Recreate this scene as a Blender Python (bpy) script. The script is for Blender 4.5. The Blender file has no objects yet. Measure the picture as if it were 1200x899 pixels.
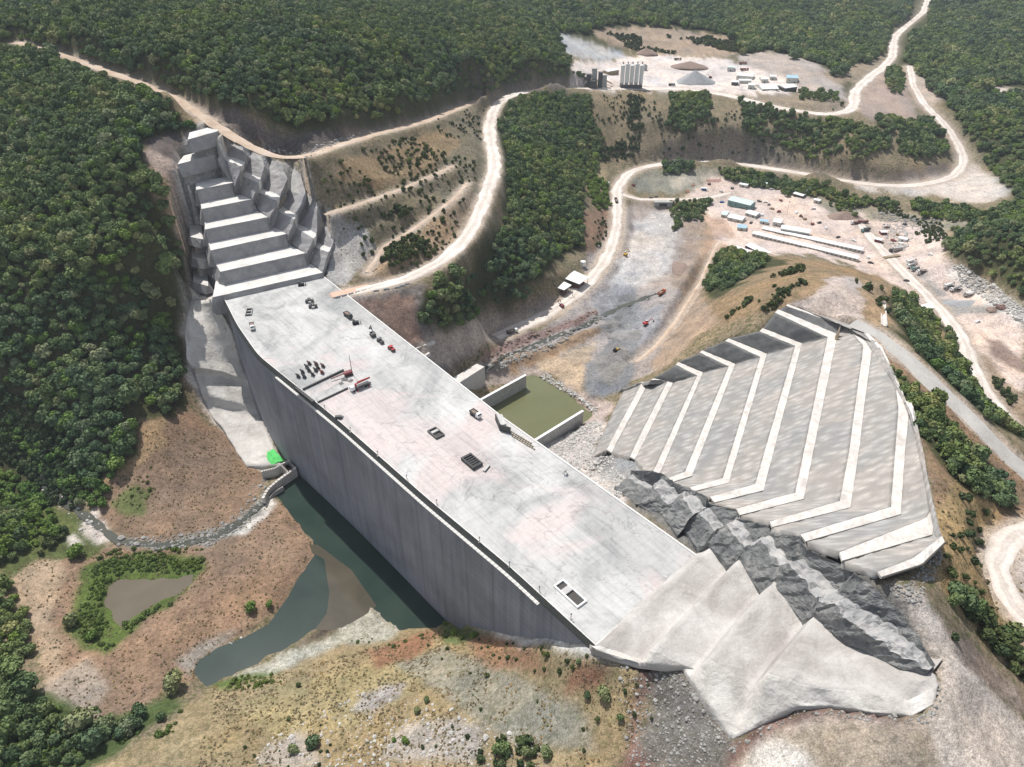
import bpy, bmesh, math, random
import numpy as np
from mathutils import Vector, Matrix
from mathutils.bvhtree import BVHTree
random.seed(7); rng = np.random.default_rng(7)
R = math.radians
C = bpy.context.scene.collection
sc = bpy.context.scene

# ------------------------------------------------------------------ camera, sky, sun
CAM_H = 200.0; PITCH = 35.0; FP = 832.0
cd = bpy.data.cameras.new('camera'); cam = bpy.data.objects.new('camera', cd); C.objects.link(cam)
cam.location = (0, 0, CAM_H); cam.rotation_euler = (R(90 - PITCH), 0, 0)
cd.sensor_width = 36; cd.lens = 36 * FP / 1200; cd.clip_start = 1; cd.clip_end = 12000
sc.camera = cam
SUN_EL, SUN_AZ = 60.0, -33.0          # azimuth from +Y towards +X
w = bpy.data.worlds.new('World'); sc.world = w; w.use_nodes = True
nt = w.node_tree; bg = nt.nodes['Background']
sky = nt.nodes.new('ShaderNodeTexSky'); sky.sky_type = 'NISHITA'; sky.sun_disc = False
sky.sun_elevation = R(SUN_EL); sky.sun_rotation = R(SUN_AZ); sky.altitude = 300
hs = nt.nodes.new('ShaderNodeHueSaturation'); hs.inputs['Saturation'].default_value = .45; nt.links.new(sky.outputs[0], hs.inputs['Color']); nt.links.new(hs.outputs[0], bg.inputs[0]); bg.inputs[1].default_value = 0.125
sl = bpy.data.lights.new('sun', 'SUN'); sun = bpy.data.objects.new('sun', sl); C.objects.link(sun)
sl.energy = 4.0; sl.angle = R(0.6); sl.color = (1.0, 0.965, 0.91)
sd = Vector((math.sin(R(SUN_AZ)) * math.cos(R(SUN_EL)), math.cos(R(SUN_AZ)) * math.cos(R(SUN_EL)), math.sin(R(SUN_EL))))
sun.rotation_euler = sd.to_track_quat('Z', 'Y').to_euler(); sun.location = (0, 300, 400)
sc.view_settings.view_transform = 'Standard'; sc.view_settings.look = 'None'
sc.view_settings.exposure = 0.3; sc.view_settings.gamma = 1
sc.cycles.volume_bounces = 0

# ------------------------------------------------------------------ geometry helpers
cp, sp = math.cos(R(PITCH)), math.sin(R(PITCH))
def P(u, v, z):
    x = (u - 600) / FP; yc = (450 - v) / FP
    dy = cp + yc * sp; dz = -sp + yc * cp
    t = (CAM_H - z) / -dz
    return np.array([x * t, dy * t, z], float)
def proj(x, y, z):
    D = z - CAM_H; fw = y * cp - D * sp; up = y * sp + D * cp
    fw = np.maximum(fw, 1e-3)
    return 600 + FP * x / fw, 450 - FP * up / fw
def h2(ix, iy, seed):
    n = (ix.astype(np.int64) * 374761393 + iy.astype(np.int64) * 668265263 + seed * 974711) & 0xffffffff
    n = ((n ^ (n >> 13)) * 1274126177) & 0xffffffff
    return ((n ^ (n >> 16)) & 0xffffff) / float(0xffffff)
def vnoise(x, y, seed=0):
    ix = np.floor(x); iy = np.floor(y); fx = x - ix; fy = y - iy
    fx = fx * fx * (3 - 2 * fx); fy = fy * fy * (3 - 2 * fy)
    ix = ix.astype(np.int64); iy = iy.astype(np.int64)
    a = h2(ix, iy, seed); b = h2(ix + 1, iy, seed); c = h2(ix, iy + 1, seed); d = h2(ix + 1, iy + 1, seed)
    return (a + (b - a) * fx) * (1 - fy) + (c + (d - c) * fx) * fy
def fbm(x, y, s, oct=4, seed=0):
    r = 0; amp = .5; x = np.asarray(x, float) / s; y = np.asarray(y, float) / s
    for i in range(oct):
        r = r + amp * (vnoise(x, y, seed + i * 17) * 2 - 1); x = x * 2.03 + 5.1; y = y * 2.03 + 9.7; amp *= .5
    return r
def inpoly(px, py, poly):
    px = np.asarray(px); py = np.asarray(py); res = np.zeros(px.shape, bool)
    n = len(poly)
    for i in range(n):
        x1, y1 = poly[i]; x2, y2 = poly[(i + 1) % n]
        if y1 == y2: continue
        c = (y1 > py) != (y2 > py)
        res ^= c & (px < (x2 - x1) * (py - y1) / (y2 - y1) + x1)
    return res
def polydist(px, py, pts, closed=False):
    best = np.full(px.shape, 1e9); bt = np.zeros(px.shape)
    acc = 0.; m = len(pts) if closed else len(pts) - 1
    for i in range(m):
        a = pts[i]; b = pts[(i + 1) % len(pts)]
        dx, dy = b[0] - a[0], b[1] - a[1]; L = math.hypot(dx, dy)
        if L < 1e-6: continue
        t = np.clip(((px - a[0]) * dx + (py - a[1]) * dy) / (L * L), 0, 1)
        d = np.hypot(px - a[0] - t * dx, py - a[1] - t * dy)
        k = d < best; best[k] = d[k]; bt[k] = (acc + t * L)[k]; acc += L
    return best, bt
def resample(pts, n):
    pts = np.array(pts, float); d = np.r_[0, np.cumsum(np.linalg.norm(np.diff(pts, axis=0), axis=1))]
    if d[-1] < 1e-6: return np.repeat(pts[:1], n, 0)
    s = np.linspace(0, d[-1], n)
    return np.stack([np.interp(s, d, pts[:, k]) for k in range(pts.shape[1])], 1)
def smooth_poly(pts, n, it=3):
    p = resample(pts, n)
    for _ in range(it): p[1:-1] = (p[:-2] + 2 * p[1:-1] + p[2:]) / 4
    return p
SK_V, SK_F = [], []                    # every excavated / concrete skin, so that the terrain is kept under it
def skin(verts, faces):
    o = len(SK_V); SK_V.extend([tuple(v) for v in verts]); SK_F.extend([tuple(i + o for i in f) for f in faces])
def mesh_obj(name, verts, faces, mats, parent=None, mi=None, smooth=False):
    me = bpy.data.meshes.new(name); me.from_pydata([tuple(map(float, v)) for v in verts], [], [tuple(map(int, f)) for f in faces])
    for m in (mats if isinstance(mats, (list, tuple)) else [mats]): me.materials.append(m)
    if mi is not None: me.polygons.foreach_set('material_index', np.array(mi, np.int32))
    if smooth: me.polygons.foreach_set('use_smooth', np.ones(len(me.polygons), bool))
    me.update(); o = bpy.data.objects.new(name, me); C.objects.link(o)
    if parent is not None: o.parent = parent
    return o
def tag(o, label=None, cat=None, group=None, kind=None):
    if label: o['label'] = label
    if cat: o['category'] = cat
    if group: o['group'] = group
    if kind: o['kind'] = kind
    return o
def empty(name, loc=(0, 0, 0), rz=0, label=None, cat=None, group=None):
    o = bpy.data.objects.new(name, None); C.objects.link(o); o.location = tuple(map(float, loc)); o.rotation_euler = (0, 0, rz)
    o.empty_display_size = .1
    return tag(o, label, cat, group)
def copy_tree(o, parent=None):
    c = o.copy(); C.objects.link(c)
    if parent is not None: c.parent = parent
    for ch in list(o.children): copy_tree(ch, c)
    return c
class MB:
    def __init__(s): s.v = []; s.f = []; s.m = []
    def add(s, v, f, m=0):
        o = len(s.v); s.v += [tuple(map(float, q)) for q in v]; s.f += [tuple(i + o for i in q) for q in f]; s.m += [m] * len(f)
    def box(s, c, d, rz=0, m=0, taper=1.0, rx=0, ry=0):
        x, y, z = d[0] / 2, d[1] / 2, d[2] / 2; q = []
        M = Matrix.Rotation(rz, 3, 'Z') @ Matrix.Rotation(ry, 3, 'Y') @ Matrix.Rotation(rx, 3, 'X')
        for k, (a, b, e) in enumerate([(-1, -1, -1), (1, -1, -1), (1, 1, -1), (-1, 1, -1), (-1, -1, 1), (1, -1, 1), (1, 1, 1), (-1, 1, 1)]):
            t = taper if e > 0 else 1
            p = M @ Vector((a * x * t, b * y * t, e * z)); q.append((p.x + c[0], p.y + c[1], p.z + c[2]))
        s.add(q, [(3, 2, 1, 0), (4, 5, 6, 7), (0, 1, 5, 4), (1, 2, 6, 5), (2, 3, 7, 6), (3, 0, 4, 7)], m); return s
    def tube(s, a, b, r, r2=None, n=10, m=0, caps=True):
        a = Vector(a); b = Vector(b); r2 = r if r2 is None else r2; d = (b - a).normalized()
        u = d.orthogonal().normalized(); w_ = d.cross(u); q = []
        for p, rr in ((a, r), (b, r2)):
            for k in range(n):
                t = 2 * math.pi * k / n; q.append(tuple(p + (u * math.cos(t) + w_ * math.sin(t)) * rr))
        f = [(k, (k + 1) % n, n + (k + 1) % n, n + k) for k in range(n)]
        if caps: f += [tuple(range(n - 1, -1, -1)), tuple(range(n, 2 * n))]
        s.add(q, f, m); return s
    def prism(s, pts, z0, z1, m=0):
        n = len(pts); q = [(p[0], p[1], z0) for p in pts] + [(p[0], p[1], z1) for p in pts]
        s.add(q, [tuple(range(n - 1, -1, -1)), tuple(range(n, 2 * n))] + [(k, (k + 1) % n, n + (k + 1) % n, n + k) for k in range(n)], m); return s
    def build(s, name, mats, parent=None, smooth=False):
        return mesh_obj(name, s.v, s.f, mats, parent, s.m, smooth)

# ------------------------------------------------------------------ materials
def mat(name, rough=.9, spec=.25, metal=0):
    m = bpy.data.materials.new(name); m.use_nodes = True; b = m.node_tree.nodes['Principled BSDF']
    b.inputs['Roughness'].default_value = rough; b.inputs['Specular IOR Level'].default_value = spec; b.inputs['Metallic'].default_value = metal
    return m, m.node_tree, b
def N(nt, t, **k):
    n = nt.nodes.new(t)
    for a, b in k.items(): setattr(n, a, b)
    return n
def coords(nt, scale=(1, 1, 1), rz=0):
    g = N(nt, 'ShaderNodeNewGeometry'); mp = N(nt, 'ShaderNodeMapping')
    mp.vector_type = 'POINT'; mp.inputs['Rotation'].default_value = (0, 0, rz); nt.links.new(g.outputs['Position'], mp.inputs[0])
    m2 = N(nt, 'ShaderNodeMapping'); m2.inputs['Scale'].default_value = scale; nt.links.new(mp.outputs[0], m2.inputs[0])
    return m2.outputs[0]
def noise(nt, vec, scale, detail=4, rough=.6, dist=0):
    n = N(nt, 'ShaderNodeTexNoise'); n.inputs['Scale'].default_value = scale; n.inputs['Detail'].default_value = detail
    n.inputs['Roughness'].default_value = rough; n.inputs['Distortion'].default_value = dist
    nt.links.new(vec, n.inputs['Vector']); return n.outputs[0]
def ramp(nt, fac, stops):
    r = N(nt, 'ShaderNodeValToRGB'); e = r.color_ramp.elements
    while len(e) < len(stops): e.new(.5)
    for q, (p, c) in zip(e, stops): q.position = p; q.color = (*c, 1) if hasattr(c, '__len__') else (c, c, c, 1)
    nt.links.new(fac, r.inputs[0]); return r.outputs[0]
def mix(nt, a, b, fac, mode='MIX'):
    n = N(nt, 'ShaderNodeMix', data_type='RGBA', blend_type=mode)
    for i, v in ((0, fac), (6, a), (7, b)):
        s = n.inputs[i]
        if isinstance(v, bpy.types.NodeSocket): nt.links.new(v, s)
        elif isinstance(v, (int, float)): s.default_value = v if i == 0 else (v, v, v, 1)
        else: s.default_value = (*v, 1)
    return n.outputs[2]
def bump(nt, b, h, strength=.5, dist=1.0):
    n = N(nt, 'ShaderNodeBump'); n.inputs['Strength'].default_value = strength; n.inputs['Distance'].default_value = dist
    nt.links.new(h, n.inputs['Height']); nt.links.new(n.outputs[0], b.inputs['Normal'])
def simple(name, col, rough=.6, var=.25, scale=1.5, metal=0, spec=.3):
    m, nt, b = mat(name, rough, spec, metal); v = coords(nt)
    f = ramp(nt, noise(nt, v, scale, 5), [(.25, 1 - var), (.75, 1 + var * .4)])
    nt.links.new(mix(nt, col, f, 1.0, 'MULTIPLY'), b.inputs['Base Color']); return m
DAM_RZ = math.atan2(235.4, 194.6)      # turns the dam axis onto +X
def deck_mat():
    m, nt, b = mat('roller_compacted_concrete', .92)
    v = coords(nt, (1, 1, 1), DAM_RZ); vs = coords(nt, (.03, .45, 1), DAM_RZ); v2 = coords(nt, (.45, .035, 1), DAM_RZ)
    big = ramp(nt, noise(nt, v, .022, 5, .65, .6), [(.36, (.33, .335, .33)), (.48, (.49, .485, .475)), (.62, (.59, .585, .57))])
    pink = ramp(nt, noise(nt, coords(nt, (1, 1, 1), 2.1), .017, 3, .6, 1.2), [(.52, 0.), (.62, 1.)])
    c = mix(nt, big, (.56, .495, .48), pink)
    bk = N(nt, 'ShaderNodeTexBrick'); bk.inputs['Scale'].default_value = .035; bk.inputs['Color1'].default_value = (.8, .8, .8, 1); bk.inputs['Color2'].default_value = (1.04, 1.04, 1.03, 1); bk.inputs['Mortar'].default_value = (.82, .82, .82, 1); bk.inputs['Mortar Size'].default_value = .004; bk.inputs['Brick Width'].default_value = 1.6; bk.inputs['Row Height'].default_value = .45
    wv_ = mix(nt, v, N(nt, 'ShaderNodeTexNoise').outputs[1], .0); nt.links.new(v, bk.inputs['Vector']); c = mix(nt, c, bk.outputs[0], .75, 'MULTIPLY')
    lane = ramp(nt, noise(nt, vs, 1.3, 4, .7), [(.3, .72), (.5, 1.), (.75, 1.06)])
    c = mix(nt, c, lane, .75, 'MULTIPLY')
    ln2 = ramp(nt, noise(nt, v2, 1.6, 3, .7), [(.33, .82), (.5, 1.)]); c = mix(nt, c, ln2, .5, 'MULTIPLY')
    st = ramp(nt, noise(nt, v, .35, 6, .75), [(.3, .74), (.5, 1.), (.7, 1.04)]); c = mix(nt, c, st, .7, 'MULTIPLY')
    # meandering wet joint lines
    wv = noise(nt, v, .03, 5, .55, .8)
    ln = ramp(nt, wv, [(.492, 1.), (.4985, .62), (.505, 1.)]); c = mix(nt, c, ln, .8, 'MULTIPLY')
    nt.links.new(c, b.inputs['Base Color']); bump(nt, b, noise(nt, v, 1.2, 5, .7), .35, .3); return m
def face_mat():
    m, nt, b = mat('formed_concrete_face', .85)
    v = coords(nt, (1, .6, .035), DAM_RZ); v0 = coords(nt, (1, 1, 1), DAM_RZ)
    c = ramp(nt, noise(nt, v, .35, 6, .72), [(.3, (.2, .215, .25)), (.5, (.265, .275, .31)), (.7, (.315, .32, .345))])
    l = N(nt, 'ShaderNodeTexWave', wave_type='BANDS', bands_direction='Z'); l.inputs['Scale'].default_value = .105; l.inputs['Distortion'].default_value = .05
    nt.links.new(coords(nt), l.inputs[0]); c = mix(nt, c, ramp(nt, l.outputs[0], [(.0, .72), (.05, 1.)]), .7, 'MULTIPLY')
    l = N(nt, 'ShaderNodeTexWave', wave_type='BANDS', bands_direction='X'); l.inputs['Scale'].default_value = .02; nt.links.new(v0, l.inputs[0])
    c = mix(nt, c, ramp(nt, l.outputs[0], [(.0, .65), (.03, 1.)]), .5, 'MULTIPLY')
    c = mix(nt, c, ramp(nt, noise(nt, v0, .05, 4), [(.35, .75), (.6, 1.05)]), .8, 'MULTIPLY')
    nt.links.new(c, b.inputs['Base Color']); bump(nt, b, noise(nt, v, 1.5, 4), .3, .2); return m
def shot_mat(name, c0, c1, c2, sc_=.12, bs=.5, bd=1.0, stretch=None, rz=0):
    m, nt, b = mat(name, .93, .15); v = coords(nt, (1, 1, 1)); vv = coords(nt, stretch or (1, 1, 1), rz)
    c = ramp(nt, noise(nt, v, sc_, 6, .68, .7), [(.32, c0), (.5, c1), (.68, c2)])
    c = mix(nt, c, ramp(nt, noise(nt, v, 1.6, 5, .75), [(.3, .78), (.55, 1.03)]), .7, 'MULTIPLY')
    nt.links.new(c, b.inputs['Base Color']); bump(nt, b, noise(nt, vv, .42, 5, .6, .3), bs, bd); return m
def slope_mat():
    # sprayed concrete laid in overlapping fans: pale crescents on a grey skin
    m, nt, b = mat('sprayed_concrete_fans', .93, .15)
    v = coords(nt, (.28, .75, .5), .35); vo = N(nt, 'ShaderNodeTexVoronoi', feature='SMOOTH_F1'); vo.inputs['Scale'].default_value = .5; vo.inputs['Smoothness'].default_value = .7
    vo.inputs['Randomness'].default_value = .8
    vw = mix(nt, v, N(nt, 'ShaderNodeTexNoise').outputs[1], .06); nt.links.new(vw, vo.inputs['Vector'])
    c = ramp(nt, vo.outputs[0], [(.05, (.47, .455, .435)), (.3, (.375, .36, .345)), (.6, (.29, .28, .27))])
    v1 = coords(nt); c = mix(nt, c, ramp(nt, noise(nt, v1, .04, 4, .6, .5), [(.35, (.85, .87, .88)), (.6, (1.05, 1., .95))]), 1., 'MULTIPLY')
    c = mix(nt, c, ramp(nt, noise(nt, v1, 1.2, 5, .75), [(.3, .82), (.6, 1.04)]), .7, 'MULTIPLY')
    nt.links.new(c, b.inputs['Base Color'])
    h = mix(nt, ramp(nt, vo.outputs[0], [(0, 1.), (.7, 0.)]), noise(nt, v1, .5, 4), .35); bump(nt, b, h, .55, .8); return m
def ground_mat():
    m, nt, b = mat('earth', .97, .1); v = coords(nt)
    a = N(nt, 'ShaderNodeVertexColor', layer_name='Col'); t = N(nt, 'ShaderNodeAttribute', attribute_name='scrub')
    c = a.outputs[0]
    c = mix(nt, c, ramp(nt, noise(nt, v, .06, 6, .7, .4), [(.3, (.72, .74, .76)), (.5, (1., 1., 1.)), (.7, (1.2, 1.15, 1.08))]), .9, 'MULTIPLY')
    c = mix(nt, c, ramp(nt, noise(nt, v, .55, 6, .78), [(.3, .42), (.5, 1.), (.7, 1.5)]), .85, 'MULTIPLY')
    c = mix(nt, c, ramp(nt, noise(nt, v, 2.2, 4, .75), [(.32, .55), (.68, 1.35)]), .7, 'MULTIPLY')
    sp_ = ramp(nt, noise(nt, v, .42, 5, .75, .2), [(.5, 0.), (.56, 1.)])
    f = N(nt, 'ShaderNodeMath', operation='MULTIPLY'); nt.links.new(sp_, f.inputs[0]); nt.links.new(t.outputs['Fac'], f.inputs[1])
    gcol = ramp(nt, noise(nt, v, .3, 4), [(.3, (.035, .05, .018)), (.7, (.1, .12, .04))])
    c = mix(nt, c, gcol, f.outputs[0]); nt.links.new(c, b.inputs['Base Color'])
    bump(nt, b, noise(nt, v, .5, 6, .75), .7, 1.1); return m
def road_mat():
    m, nt, b = mat('pale_haul_road_dust', .96, .1); v = coords(nt)
    c = ramp(nt, noise(nt, v, .05, 5, .65), [(.3, (.53, .455, .4)), (.5, (.64, .57, .51)), (.7, (.72, .67, .62))])
    c = mix(nt, c, ramp(nt, noise(nt, v, .8, 5, .75), [(.3, .75), (.6, 1.05)]), .7, 'MULTIPLY')
    at_ = N(nt, 'ShaderNodeAttribute', attribute_name='across'); ad = N(nt, 'ShaderNodeMath', operation='ADD'); nz = N(nt, 'ShaderNodeMath', operation='MULTIPLY_ADD')
    nt.links.new(noise(nt, v, .08, 3), nz.inputs[0]); nz.inputs[1].default_value = .5; nz.inputs[2].default_value = -.25; nt.links.new(at_.outputs['Fac'], ad.inputs[0]); nt.links.new(nz.outputs[0], ad.inputs[1])
    rt = ramp(nt, ad.outputs[0], [(0, .72), (.1, .9), (.24, 1.08), (.34, 1.08), (.42, .84), (.5, .92), (.58, .84), (.66, 1.08), (.76, 1.08), (.9, .88), (1., .7)]); c = mix(nt, c, rt, .9, 'MULTIPLY')
    nt.links.new(c, b.inputs['Base Color']); bump(nt, b, noise(nt, v, .8, 4), .4, .4); return m
def water_mat(name, col, col2):
    m, nt, b = mat(name, .1, .3); v = coords(nt)
    nt.links.new(ramp(nt, noise(nt, v, .03, 4, .6, .6), [(.35, col), (.65, col2)]), b.inputs['Base Color'])
    bump(nt, b, noise(nt, v, 1.1, 3), .04, .2); return m
def leaf_mat(name, cols, big=.012):
    m, nt, b = mat(name, .75, .12); v = coords(nt); oi = N(nt, 'ShaderNodeObjectInfo')
    c = ramp(nt, oi.outputs['Random'], [(i / (len(cols) - 1), c) for i, c in enumerate(cols)])
    c = mix(nt, c, ramp(nt, noise(nt, v, big, 4, .6), [(.35, (.68, .8, .95)), (.65, (1.25, 1.15, .85))]), .85, 'MULTIPLY')
    c = mix(nt, c, ramp(nt, noise(nt, v, .9, 3, .7), [(.3, .7), (.7, 1.3)]), .8, 'MULTIPLY')
    nt.links.new(c, b.inputs['Base Color'])
    return m
M = {}
M['deck'] = deck_mat(); M['face'] = face_mat(); M['slope'] = slope_mat(); M['ground'] = ground_mat(); M['road'] = road_mat()
M['shot_light'] = shot_mat('pale_sprayed_concrete', (.43, .405, .375), (.57, .54, .5), (.66, .635, .6), .09, .6, 1.0)
M['step'] = shot_mat('beige_sprayed_foundation', (.33, .305, .285), (.44, .415, .39), (.55, .53, .505), .055, .6, 1.0)
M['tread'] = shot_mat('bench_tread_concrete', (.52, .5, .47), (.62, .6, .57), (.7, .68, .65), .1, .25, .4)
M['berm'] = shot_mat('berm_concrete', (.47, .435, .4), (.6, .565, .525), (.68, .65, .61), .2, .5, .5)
M['riser'] = shot_mat('shade_darkened_riser', (.24, .23, .235), (.31, .3, .3), (.38, .37, .365), .12, .5, .6, (1, 1, .3))  # shade on the riser faces is mixed into the concrete colour
M['dark_rock'] = shot_mat('dark_sprayed_rock', (.11, .113, .113), (.18, .182, .18), (.3, .292, .28), .13, .9, 1.4)
M['mid_rock'] = shot_mat('grey_sprayed_ledge', (.27, .27, .27), (.36, .355, .35), (.46, .44, .42), .13, .5, .7)
M['panel'] = shot_mat('shade_darkened_cut', (.115, .115, .115), (.15, .15, .148), (.2, .195, .19), .12, .5, .6)  # darker than the slope: shade on the steep panels put into the colour
M['shade'] = simple('painted_shade', (.06, .055, .05))  # shade painted as a dark colour: berm toes, shaft pits, culvert mouth
M['concrete'] = simple('cast_concrete', (.5, .49, .47), .85, .2, .6)
M['wall_conc'] = simple('grey_wall_concrete', (.4, .4, .385), .85, .25, .4)
M['white'] = simple('white_painted_metal', (.8, .8, .78), .5, .08, .8)
M['roofw'] = simple('white_sheet_roof', (.78, .78, .77), .45, .15, .25)
M['roofg'] = simple('pale_grey_green_roof', (.55, .64, .62), .5, .12, .3)
M['roofb'] = simple('light_blue_roof', (.35, .52, .62), .5, .12, .3)
M['wallc'] = simple('cabin_wall', (.55, .55, .5), .8, .15, .6)
M['teal'] = simple('teal_hall_wall', (.2, .32, .31), .6, .12, .5)
M['glass'] = simple('dark_window', (.03, .04, .05), .15, .1)
M['black'] = simple('black_rubber', (.02, .02, .02), .8)
M['steel'] = simple('dark_steel', (.09, .09, .09), .6)
M['rust'] = simple('rusty_formwork', (.17, .1, .085), .8, .4, 2.)
M['red'] = simple('red_paint', (.42, .05, .05), .5, .15)
M['maroon'] = simple('maroon_paint', (.2, .05, .055), .5, .15)
M['yellow'] = simple('yellow_paint', (.5, .32, .05), .5, .2)
M['orange'] = simple('orange_paint', (.55, .16, .05), .5, .2)
M['blue'] = simple('blue_paint', (.05, .13, .35), .5, .15)
M['green'] = simple('bright_green_tarp', (.1, .58, .14), .7, .35, .8)
M['form'] = simple('dark_formwork_panel', (.075, .078, .075), .7, .4, 1.)
M['plank'] = simple('pale_walkway_planks', (.72, .71, .68), .8, .3, 1.6)
M['bark'] = simple('tree_bark', (.1, .075, .05), .9, .3, 3)
M['timber'] = simple('timber_planks', (.3, .24, .16), .9, .3, 2)
M['rock'] = simple('broken_rock', (.34, .33, .31), .95, .5, .4)
M['rockl'] = simple('pale_broken_rock', (.52, .5, .47), .95, .4, .5)
M['pile'] = simple('crushed_aggregate', (.33, .335, .34), .97, .2, .4)
M['spoil'] = simple('brown_spoil', (.27, .2, .165), .97, .3, .5)
M['leaf'] = leaf_mat('evergreen_leaves', [(.065, .105, .05), (.1, .15, .065), (.16, .21, .08), (.115, .165, .085), (.2, .245, .1), (.12, .165, .07), (.3, .31, .16)])
M['leafb'] = leaf_mat('bright_green_leaves', [(.11, .18, .04), (.14, .21, .05), (.18, .25, .06)])
M['leafs'] = leaf_mat('scrub_leaves', [(.05, .075, .035), (.075, .1, .04), (.1, .12, .05)])
M['weed'] = leaf_mat('fresh_weeds', [(.1, .15, .035), (.13, .18, .045), (.09, .12, .04)])
M['w_res'] = water_mat('green_grey_water', (.02, .036, .03), (.034, .052, .042))
M['w_olive'] = water_mat('olive_water', (.13, .135, .065), (.15, .155, .078))
M['w_shal'] = water_mat('brown_shallow_water', (.06, .055, .04), (.095, .08, .058))
M['w_mud'] = water_mat('muddy_water', (.12, .1, .07), (.14, .12, .085))
M['w_stream'] = water_mat('shallow_stream_water', (.05, .055, .045), (.09, .09, .07))

# ------------------------------------------------------------------ skins: built first, the terrain is kept below them
CTRL = []                               # terrain control points in world space
def grid_mesh(name, lat, nu, nv, mats, parent=None, amp=0.0, seed=1, mi_rows=None, freq=4., skirt=3.0, ctrl=True, smooth=True, edge=False):
    """lat: list of rows of world points; each cell bilinearly subdivided into nu x nv"""
    lat = [[np.array(p, float) for p in r] for r in lat]; rows, cols = len(lat), len(lat[0]); V = []; rid = []
    for i in range(rows - 1):
        for a in range(nv + (i == rows - 2)):
            t = a / nv; row = []
            for j in range(cols - 1):
                for b in range(nu + (j == cols - 2)):
                    s = b / nu
                    row.append((lat[i][j] * (1 - s) + lat[i][j + 1] * s) * (1 - t) + (lat[i + 1][j] * (1 - s) + lat[i + 1][j + 1] * s) * t)
            V.append(row); rid.append(min(i, rows - 2))
    V = np.array(V); nr, nc = V.shape[:2]
    if amp:
        q = V.reshape(-1, 3); k = fbm(q[:, 0] + q[:, 2] * .7, q[:, 1] - q[:, 2] * .5, freq, 4, seed); k2 = fbm(q[:, 0] - q[:, 2] * .6, q[:, 1] + q[:, 2] * .8, freq, 4, seed + 50)
        k = k.reshape(nr, nc); k2 = k2.reshape(nr, nc)
        if not edge: k[0] = k[-1] = 0; k2[0] = k2[-1] = 0
        V[:, :, 2] += k * amp; V[:, :, 0] += k2 * amp * .6; V[:, :, 1] += k2 * amp * .4
    vs = V.reshape(-1, 3); F = []; MI = []
    for i in range(nr - 1):
        for j in range(nc - 1):
            F.append((i * nc + j, i * nc + j + 1, (i + 1) * nc + j + 1, (i + 1) * nc + j)); MI.append(mi_rows[rid[i]] if mi_rows else 0)
    skin(vs, F)
    if ctrl:
        for i in range(0, nr, max(1, nr // 3)):
            for j in range(0, nc, max(1, nc // 8)): CTRL.append((V[i, j, 0], V[i, j, 1], V[i, j, 2] - (.8 if i in (0, nr - 1) or j == 0 else 3)))
        for i in range(0, nr, max(1, nr // 5)): CTRL.append((V[i, -1, 0], V[i, -1, 1], V[i, -1, 2] - .8))
    if skirt:
        ring = [(0, j) for j in range(nc)] + [(i, nc - 1) for i in range(1, nr)] + [(nr - 1, j) for j in range(nc - 2, -1, -1)] + [(i, 0) for i in range(nr - 2, 0, -1)]
        o = len(vs); low = np.array([V[a] - [0, 0, skirt] for a in ring]); vs = np.vstack([vs, low]); n = len(ring)
        for k in range(n):
            a, b = ring[k], ring[(k + 1) % n]
            F.append((a[0] * nc + a[1], o + k, o + (k + 1) % n, b[0] * nc + b[1])); MI.append(0)
    me = mesh_obj(name, vs, F, mats, parent, MI, smooth)
    return me
def px(pts, z=None): return [P(*q) if len(q) == 3 else P(q[0], q[1], z) for q in pts]
def block(name, top, depth, batter, mats, parent, n=14, amp=.35, seed=3, nz=5):
    """bench block: flat top (material 0), battered rough sides (material 1)"""
    top = [np.array(p, float) for p in top]; c = sum(top) / len(top)
    ar = sum(top[i][0] * top[(i + 1) % len(top)][1] - top[(i + 1) % len(top)][0] * top[i][1] for i in range(len(top)))
    if ar < 0: top = top[::-1]
    ring = []
    for i in range(len(top)):
        a, b = top[i], top[(i + 1) % len(top)]; L = np.linalg.norm(b - a); k = max(2, int(L / 1.3))
        d = (b - a) / max(L, 1e-6); nrm = np.array([d[1], -d[0], 0])
        for s in range(k): ring.append((a + (b - a) * s / k, nrm))
    m = len(ring); V = []; F = []; MI = []
    for r in range(nz + 1):
        t = r / nz
        for p, nr_ in ring:
            q = p + nr_ * batter * depth * t + np.array([0, 0, -depth * t]); V.append(q)
    V = np.array(V); k = fbm(V[:, 0] + V[:, 2], V[:, 1] - V[:, 2], 3.5, 3, seed)
    for idx in range(len(V)):
        nr_ = ring[idx % m][1]; a = amp * (1.0 if idx >= m else .45); V[idx] += nr_ * k[idx] * a * 2
    for r in range(nz):
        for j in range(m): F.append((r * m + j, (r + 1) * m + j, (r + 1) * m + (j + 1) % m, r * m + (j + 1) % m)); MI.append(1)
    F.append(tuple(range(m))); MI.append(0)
    skin(V, [f for f in F])
    CTRL.append((c[0], c[1], c[2] - 5))
    return mesh_obj(name, V, F, mats, parent, MI, False)

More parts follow.
